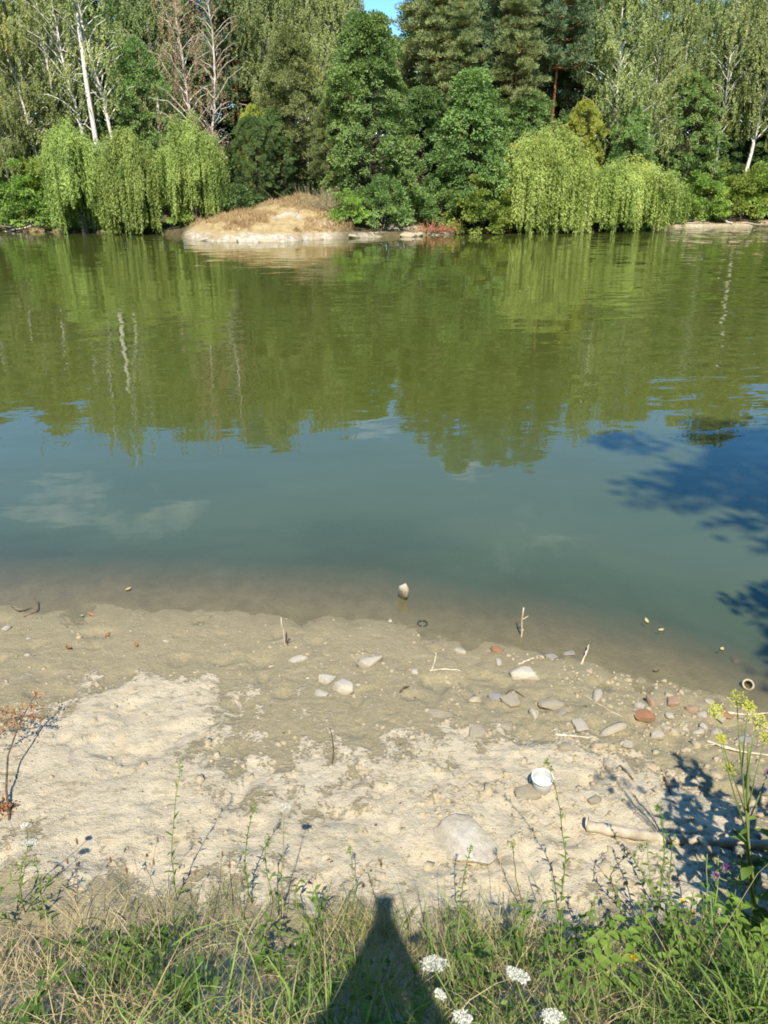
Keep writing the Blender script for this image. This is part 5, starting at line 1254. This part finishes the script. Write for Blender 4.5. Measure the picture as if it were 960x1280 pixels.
# small yellow flowers
for px, by, tx, ty, lab in [(858, 1185, 852, 1127, 'small yellow flower in front of the mud right of the bright plant'), (800, 1250, 791, 1197, 'small yellow flower right beside the bright oval-leaved plant'), (873, 1170, 865, 1140, 'tiny yellow bud right of the small yellow flower')]:
    e, c, rng = weed('yellow_flower', px, by, tx, ty, lab, 'flower', .0016)
    mb = MB(); n = 14; mb.leaves(np.repeat(c[-1][None], n, 0) + rng.normal(size=(n, 3)) * .003, rand_dir(rng, n, .1, .9), .016, .009, rng, 0, rng.uniform(0, 1, n)); mb.build('petal_ring', [M_YELLOW], e)
# thick-stemmed thistle at the right edge
def thistle():
    p, tip = rise(948, 1175, 936, 935); e = empty('thistle', p); tag(e, 'thick-stemmed weed with purple thistle heads at the right edge', 'thistle'); rng = np.random.default_rng(9)
    c = stem_curve(tip, rng, 10, .006); c[0, 2] = -.02; mb = MB(); mb.tube(c, np.linspace(.0085, .005, 10), 8); mb.build('stem', [M_STEM], e, smooth=True)
    for i, (f, a, l, w, u) in enumerate([(.1, 2.9, .19, .11, .25), (.16, 4.2, .20, .12, .1), (.2, 5.5, .18, .10, .2), (.28, 3.4, .16, .085, .35), (.36, 1.0, .13, .06, .3), (.45, 4.0, .10, .045, .4), (.52, .2, .10, .04, .5), (.6, 2.6, .07, .03, .5), (.08, 1.9, .2, .11, .2), (.32, 4.9, .14, .07, .1)]):
        mb = MB(); k = int(f * 9); leaf_blade(mb, c[k], np.array([math.cos(a), math.sin(a), u]), l, w, rng, rng.uniform(0, 1), .35); mb.build('leaf', [M_HERB if i % 2 else M_HERBD], e, smooth=True)
    for px, py in ((894, 1095), (906, 1085), (959, 968), (925, 1062), (942, 1072)):
        d = ray(px, py); y = p[1] + .02; q = np.array([0, 0, CAM_H]) + d * (y / d[1]) - p
        a = c[3] if py > 1000 else c[6]
        mb = MB(); m = (a + q) / 2 + np.array([0, 0, -.015]); mb.tube(np.array([a, m, q]), [.003, .0025, .002], 6); br = mb.build('side_branch', [M_STEM], e, smooth=True)
        n = 90; dd = rand_dir(rng, n, -.8, .9); mb = MB(); mb.leaves(q + dd * .010, dd + rng.normal(size=(n, 3)) * .3, .010, .0026, rng, 0, rng.uniform(0, 1, n)); mb.tube(np.array([q - [0, 0, .012], q - [0, 0, .006], q, q + [0, 0, .007], q + [0, 0, .01]]), [.004, .010, .0125, .009, .002], 9); hd = mb.build('flower_head', [M_BURR], e)
        if py > 1080 or py < 1000:
            n = 60; mb = MB(); P = q + np.array([0, -.004, .008]) + rng.normal(size=(n, 3)) * .003; mb.leaves(P, rng.normal(size=(n, 3)) * .6 + [0, -.6, 1], .015, .0028, rng, 0, rng.uniform(0, 1, n)); mb.build('purple_tuft', [M_PURPLE], hd)
thistle()
def parsnip():
    p, tip = rise(952, 1180, 925, 930); e = empty('yellow_umbel_plant', p); tag(e, 'branched weed with yellow-green umbels in front of the right waterline', 'weed'); rng = np.random.default_rng(19)
    c = stem_curve(tip, rng, 10, .004); c[0, 2] = -.02; mb = MB(); mb.tube(c, np.linspace(.005, .0028, 10), 7); mb.build('stem', [M_STEM], e, smooth=True)
    for px, py, R0, k in ((921, 878, .036, 7), (893, 892, .03, 6), (945, 905, .034, 7), (909, 962, .026, 5), (935, 885, .02, 8), (955, 925, .024, 6), (900, 925, .018, 5)):
        y = p[1] + rng.uniform(-.03, .05); d = ray(px, py); q = np.array([0, 0, CAM_H]) + d * (y / d[1]) - p; a = c[k]
        mb = MB(); b = np.array([a, a * .45 + q * .55 + [0, 0, -.012], q]); mb.tube(b, [.0026, .002, .0016], 5); mb.build('side_branch', [M_STEM], e, smooth=True)
        umbel_head(e, b, rng, R0, M_YGREEN, .35, 15, 12, .0052, axis=(rng.normal() * .2, -.4, 1))
    foliage(e, c, rng, 9, .09, .02, M_HERB, .1, .7)
parsnip()
# tall weeds just right of the picture, whose shade falls on the mud
for i, (x, y, h) in enumerate([(1.62, 1.85, 1.15), (1.85, 2.0, 1.3), (1.72, 1.6, 1.2), (2.05, 1.8, 1.35), (1.66, 2.1, 1.0), (1.55, 1.75, 1.05), (1.78, 2.25, 1.1)]):
    z = gz(x, y); e = empty('tall_weed', (x, y, z)); rng = np.random.default_rng(60 + i); tag(e, 'tall leafy weed just outside the right edge casting shade on the mud', 'weed', 'weeds outside the right edge')
    c = stem_curve(np.array([-.12, .05, h]), rng); c[0, 2] = -.02; mb = MB(); mb.tube(c, np.linspace(.007, .003, len(c)), 7); mb.build('stem', [M_STEM], e, smooth=True)
    foliage(e, c, rng, 34, .17, .06, M_HERB, .15, 1.0, .4); umbel_head(e, c, rng, .05, M_YGREEN, .3, 16, 10, .006)
# arching long grass in the lower right corner
def tussock(px, py, n, ln, wd, mat, label, seed):
    rng = np.random.default_rng(seed); p = on_ground(px, py); mb = MB(); base = rng.normal(size=(n, 3)) * np.array([.07, .05, 0]); base[:, 2] = ground_z(base[:, 0] + p[0], base[:, 1] + p[1]) - p[2] - .01
    d = rng.normal(size=(n, 3)) * .3; d[:, 2] = 1; d[:, 0] += base[:, 0] * 3; d /= np.linalg.norm(d, axis=1)[:, None]
    h = rng.normal(size=(n, 3)); h[:, 2] = 0; h[:, 0] -= .35; h /= np.linalg.norm(h, axis=1)[:, None]; bend = d * .4 + h * 1.2; bend[:, 2] -= .9
    mb.blades(base, d, bend, ln * rng.uniform(.5, 1.25, n), wd * rng.uniform(.6, 1.2, n), rng, 8, 0, rng.uniform(0, 1, n)); o = mb.build('grass_tussock', [mat], None, p, True); tag(o, label, 'grass', 'grass tussocks')
tussock(905, 1300, 150, .36, .0085, M_GRASSB, 'big tussock of long arching grass in the lower right corner', 1)
tussock(845, 1290, 80, .28, .007, M_GRASSB, 'arching grass tussock left of the big corner tussock', 2)
tussock(975, 1270, 90, .32, .008, M_GRASSB, 'grass tussock cut by the right edge', 3)
tussock(463, 1165, 130, .17, .004, M_GRASS, 'yellowish grass tuft at the tip of the photographer shadow', 4)
tussock(120, 1300, 90, .26, .0045, M_STRAW, 'dry arching grass tuft in the lower left', 5)
tussock(330, 1310, 90, .26, .0045, M_STRAW, 'dry arching grass tuft left of the lower part of the photographer shadow', 6)
tussock(25, 1215, 70, .22, .004, M_STRAW, 'dry grass tuft at the left edge of the bank', 7)

# ------------------------------------------------------------------ dead rust-brown dock at the left edge
def dead_dock():
    p = on_ground(12, 1025); e = empty('dead_dock', p); tag(e, 'dead rust-brown weed leaning over the mud at the left edge', 'dead weed'); rng = np.random.default_rng(4)
    pts = []
    for px, py, z in ((12, 1025, 0), (8, 985, .02), (10, 945, .05), (24, 905, .09), (40, 875, .12), (47, 866, .13)):
        d = ray(px, py); q = on_level(px, py, p[2] + z); pts.append(q - p)
    pts = np.array(pts); t = np.linspace(0, 5, 16); c = np.stack([np.interp(t, np.arange(6), pts[:, i]) for i in range(3)], 1)
    mb = MB(); mb.tube(c, np.linspace(.006, .003, 16), 6); mb.build('stem', [M_DTWIG], e, smooth=True)
    for f, n, s in ((15, 18, .014), (11, 50, .026), (9.5, 34, .026)):
        mb = MB(); q = c[int(f)]; P = q + rng.normal(size=(n, 3)) * np.array([s * 1.6, s, s * .6]); mb.leaves(P, rng.normal(size=(n, 3)), .022 * rng.uniform(.6, 1.3, n), .012, rng, 0, rng.uniform(0, 1, n)); tag(mb.build('seed_cluster', [M_DRYLEAF], e), kind='stuff')
    for ex, ey in ((-20, 905), (52, 898), (-15, 930), (-10, 885)):
        q = on_level(ex, ey, p[2] + .07) - p; a = c[10]; b = np.stack([a + (q - a) * u for u in np.linspace(0, 1, 5)]); mb = MB(); mb.tube(b, np.linspace(.003, .0015, 5), 5); sb = mb.build('side_branch', [M_DTWIG], e)
        n = 42; P = a + (q - a) * rng.uniform(.15, 1, n)[:, None] + rng.normal(size=(n, 3)) * .012; mb = MB(); mb.leaves(P, rng.normal(size=(n, 3)), .02 * rng.uniform(.6, 1.3, n), .011, rng, 0, rng.uniform(0, 1, n)); tag(mb.build('seed_cluster', [M_DRYLEAF], sb), kind='stuff')
    p2 = on_ground(4, 1012); e = empty('dead_leaf_clump', p2); tag(e, 'rust-brown clump of dead leaves at the left edge below the dead weed', 'dead leaves'); mb = MB(); n = 110
    P = rng.normal(size=(n, 3)) * np.array([.03, .025, .01]) + [0, 0, .02]; mb.leaves(P, rng.normal(size=(n, 3)), .025 * rng.uniform(.6, 1.3, n), .013, rng, 0, rng.uniform(0, 1, n)); mb.build('leaf_mass', [M_DRYLEAF], e)
dead_dock()

# ------------------------------------------------------------------ what stands behind the camera and throws the shadows
def shade_tree(key, x, y, top, label, rz, wide):
    tk, cr, H = PROTO[key]; z = gz(x, y); s = (top - z) / H; r = empty('shade_tree', (x, y, z), rz, (s * wide, s * wide, s)); tag(r, label, 'tree'); obj('trunk', tk, r); obj('crown', cr, r)
shade_tree('broad_a', 6.62, -4.0, 16.5, 'tree behind the photographer whose shade falls on the water at the right', 0.6, 0.86)
shade_tree('broad_c', -7.0, -1.4, 11.5, 'tree behind the photographer whose shade touches the water at the left edge', 2.0, 1.0)
shade_tree('broad_c', 5.25, -1.0, 8.8, 'unseen small tree added behind the photographer to extend the shade on the near water at the right', 1.3, 0.95)  # extra tree, added to carry the right-hand water shade closer to the shore
def photographer():
    zf = gz(0, -.30); e = empty('person', (0, -.30, zf)); tag(e, 'person holding up a phone whose shadow falls on the grass', 'person')
    J = {'pel': (0, 0, .92, .17), 'wst': (0, 0, 1.08, .165), 'chs': (0, .02, 1.26, .185), 'nck': (0, .02, 1.43, .058), 'hd0': (0, .06, 1.54, .07), 'hd1': (0, .08, 1.65, .078), 'hd2': (0, .085, 1.745, .062),
         'shl': (-.19, .0, 1.37, .08), 'shr': (.18, .0, 1.37, .08), 'ell': (-.25, .09, 1.13, .062), 'elr': (.215, .09, 1.13, .062), 'wrl': (-.075, .235, 1.36, .033), 'wrr': (.075, .235, 1.36, .033), 'hal': (-.048, .262, 1.43, .028), 'har': (.048, .262, 1.43, .028),
         'hil': (-.1, 0, .88, .095), 'hir': (.1, 0, .88, .095), 'knl': (-.12, .03, .48, .062), 'knr': (.12, .03, .48, .062), 'anl': (-.12, -.01, .09, .042), 'anr': (.12, -.01, .09, .042), 'tol': (-.14, .16, .035, .036), 'tor': (.14, .16, .035, .036)}
    E = [('pel', 'wst'), ('wst', 'chs'), ('chs', 'nck'), ('nck', 'hd0'), ('hd0', 'hd1'), ('hd1', 'hd2'), ('chs', 'shl'), ('chs', 'shr'), ('shl', 'ell'), ('shr', 'elr'), ('ell', 'wrl'), ('elr', 'wrr'), ('wrl', 'hal'), ('wrr', 'har'), ('pel', 'hil'), ('pel', 'hir'), ('hil', 'knl'), ('hir', 'knr'), ('knl', 'anl'), ('knr', 'anr'), ('anl', 'tol'), ('anr', 'tor')]
    for sd, nm in ((-1, 'l'), (1, 'r')):
        for k in range(5):
            a = 'f%s%d' % (nm, k); base = J['ha' + nm]; x0 = sd * .043; zz = 1.43 + .016 * k if k < 4 else 1.475; J[a + 'a'] = (x0, .278, zz, .0085); J[a + 'b'] = (sd * (.03 if k < 4 else .02), .272 if k < 4 else .262, zz + (.0 if k < 4 else .02), .0075)
            E += [('ha' + nm, a + 'a'), (a + 'a', a + 'b')]
    names = list(J); me = bpy.data.meshes.new('body'); me.from_pydata([J[n][:3] for n in names], [(names.index(a), names.index(b)) for a, b in E], [])
    o = obj('body', me, e); m = o.modifiers.new('skin', 'SKIN'); m.use_smooth_shade = True
    for i, n in enumerate(names):
        sv = me.skin_vertices[0].data[i]; sv.radius = (J[n][3], J[n][3]); sv.use_root = (n == 'pel')
    s = o.modifiers.new('sub', 'SUBSURF'); s.levels = 1; s.render_levels = 1
    t = NT('dark_clothes'); me.materials.append(t.done(t.principled((0.08, 0.09, 0.12), 0.9)))
    ph = empty('phone', (0, -.03, CAM_H - .06)); ph.rotation_euler = (-PITCH, 0, 0); tag(ph, 'phone held up by the photographer', 'phone'); mb = MB()
    x, y, z = .037, .0045, .075; V = np.array([[sx * x, sy * y, sz * z] for sz in (-1, 1) for sy in (-1, 1) for sx in (-1, 1)])
    mb.add(V, [[0, 1, 5, 4], [1, 3, 7, 5], [3, 2, 6, 7], [2, 0, 4, 6], [4, 5, 7, 6], [0, 2, 3, 1]]); t = NT('phone_shell'); b = mb.build('shell', [t.done(t.principled((0.03, 0.03, 0.035), 0.3, 0.5))], ph)
    mb = MB(); V2 = V * np.array([.92, .1, .95]) + np.array([0, -.0047, 0]); mb.add(V2, [[0, 1, 5, 4], [1, 3, 7, 5], [3, 2, 6, 7], [2, 0, 4, 6], [4, 5, 7, 6], [0, 2, 3, 1]]); t = NT('phone_screen'); mb.build('screen', [t.done(t.principled((0.01, 0.01, 0.012), 0.1, 0.5))], ph)
photographer()
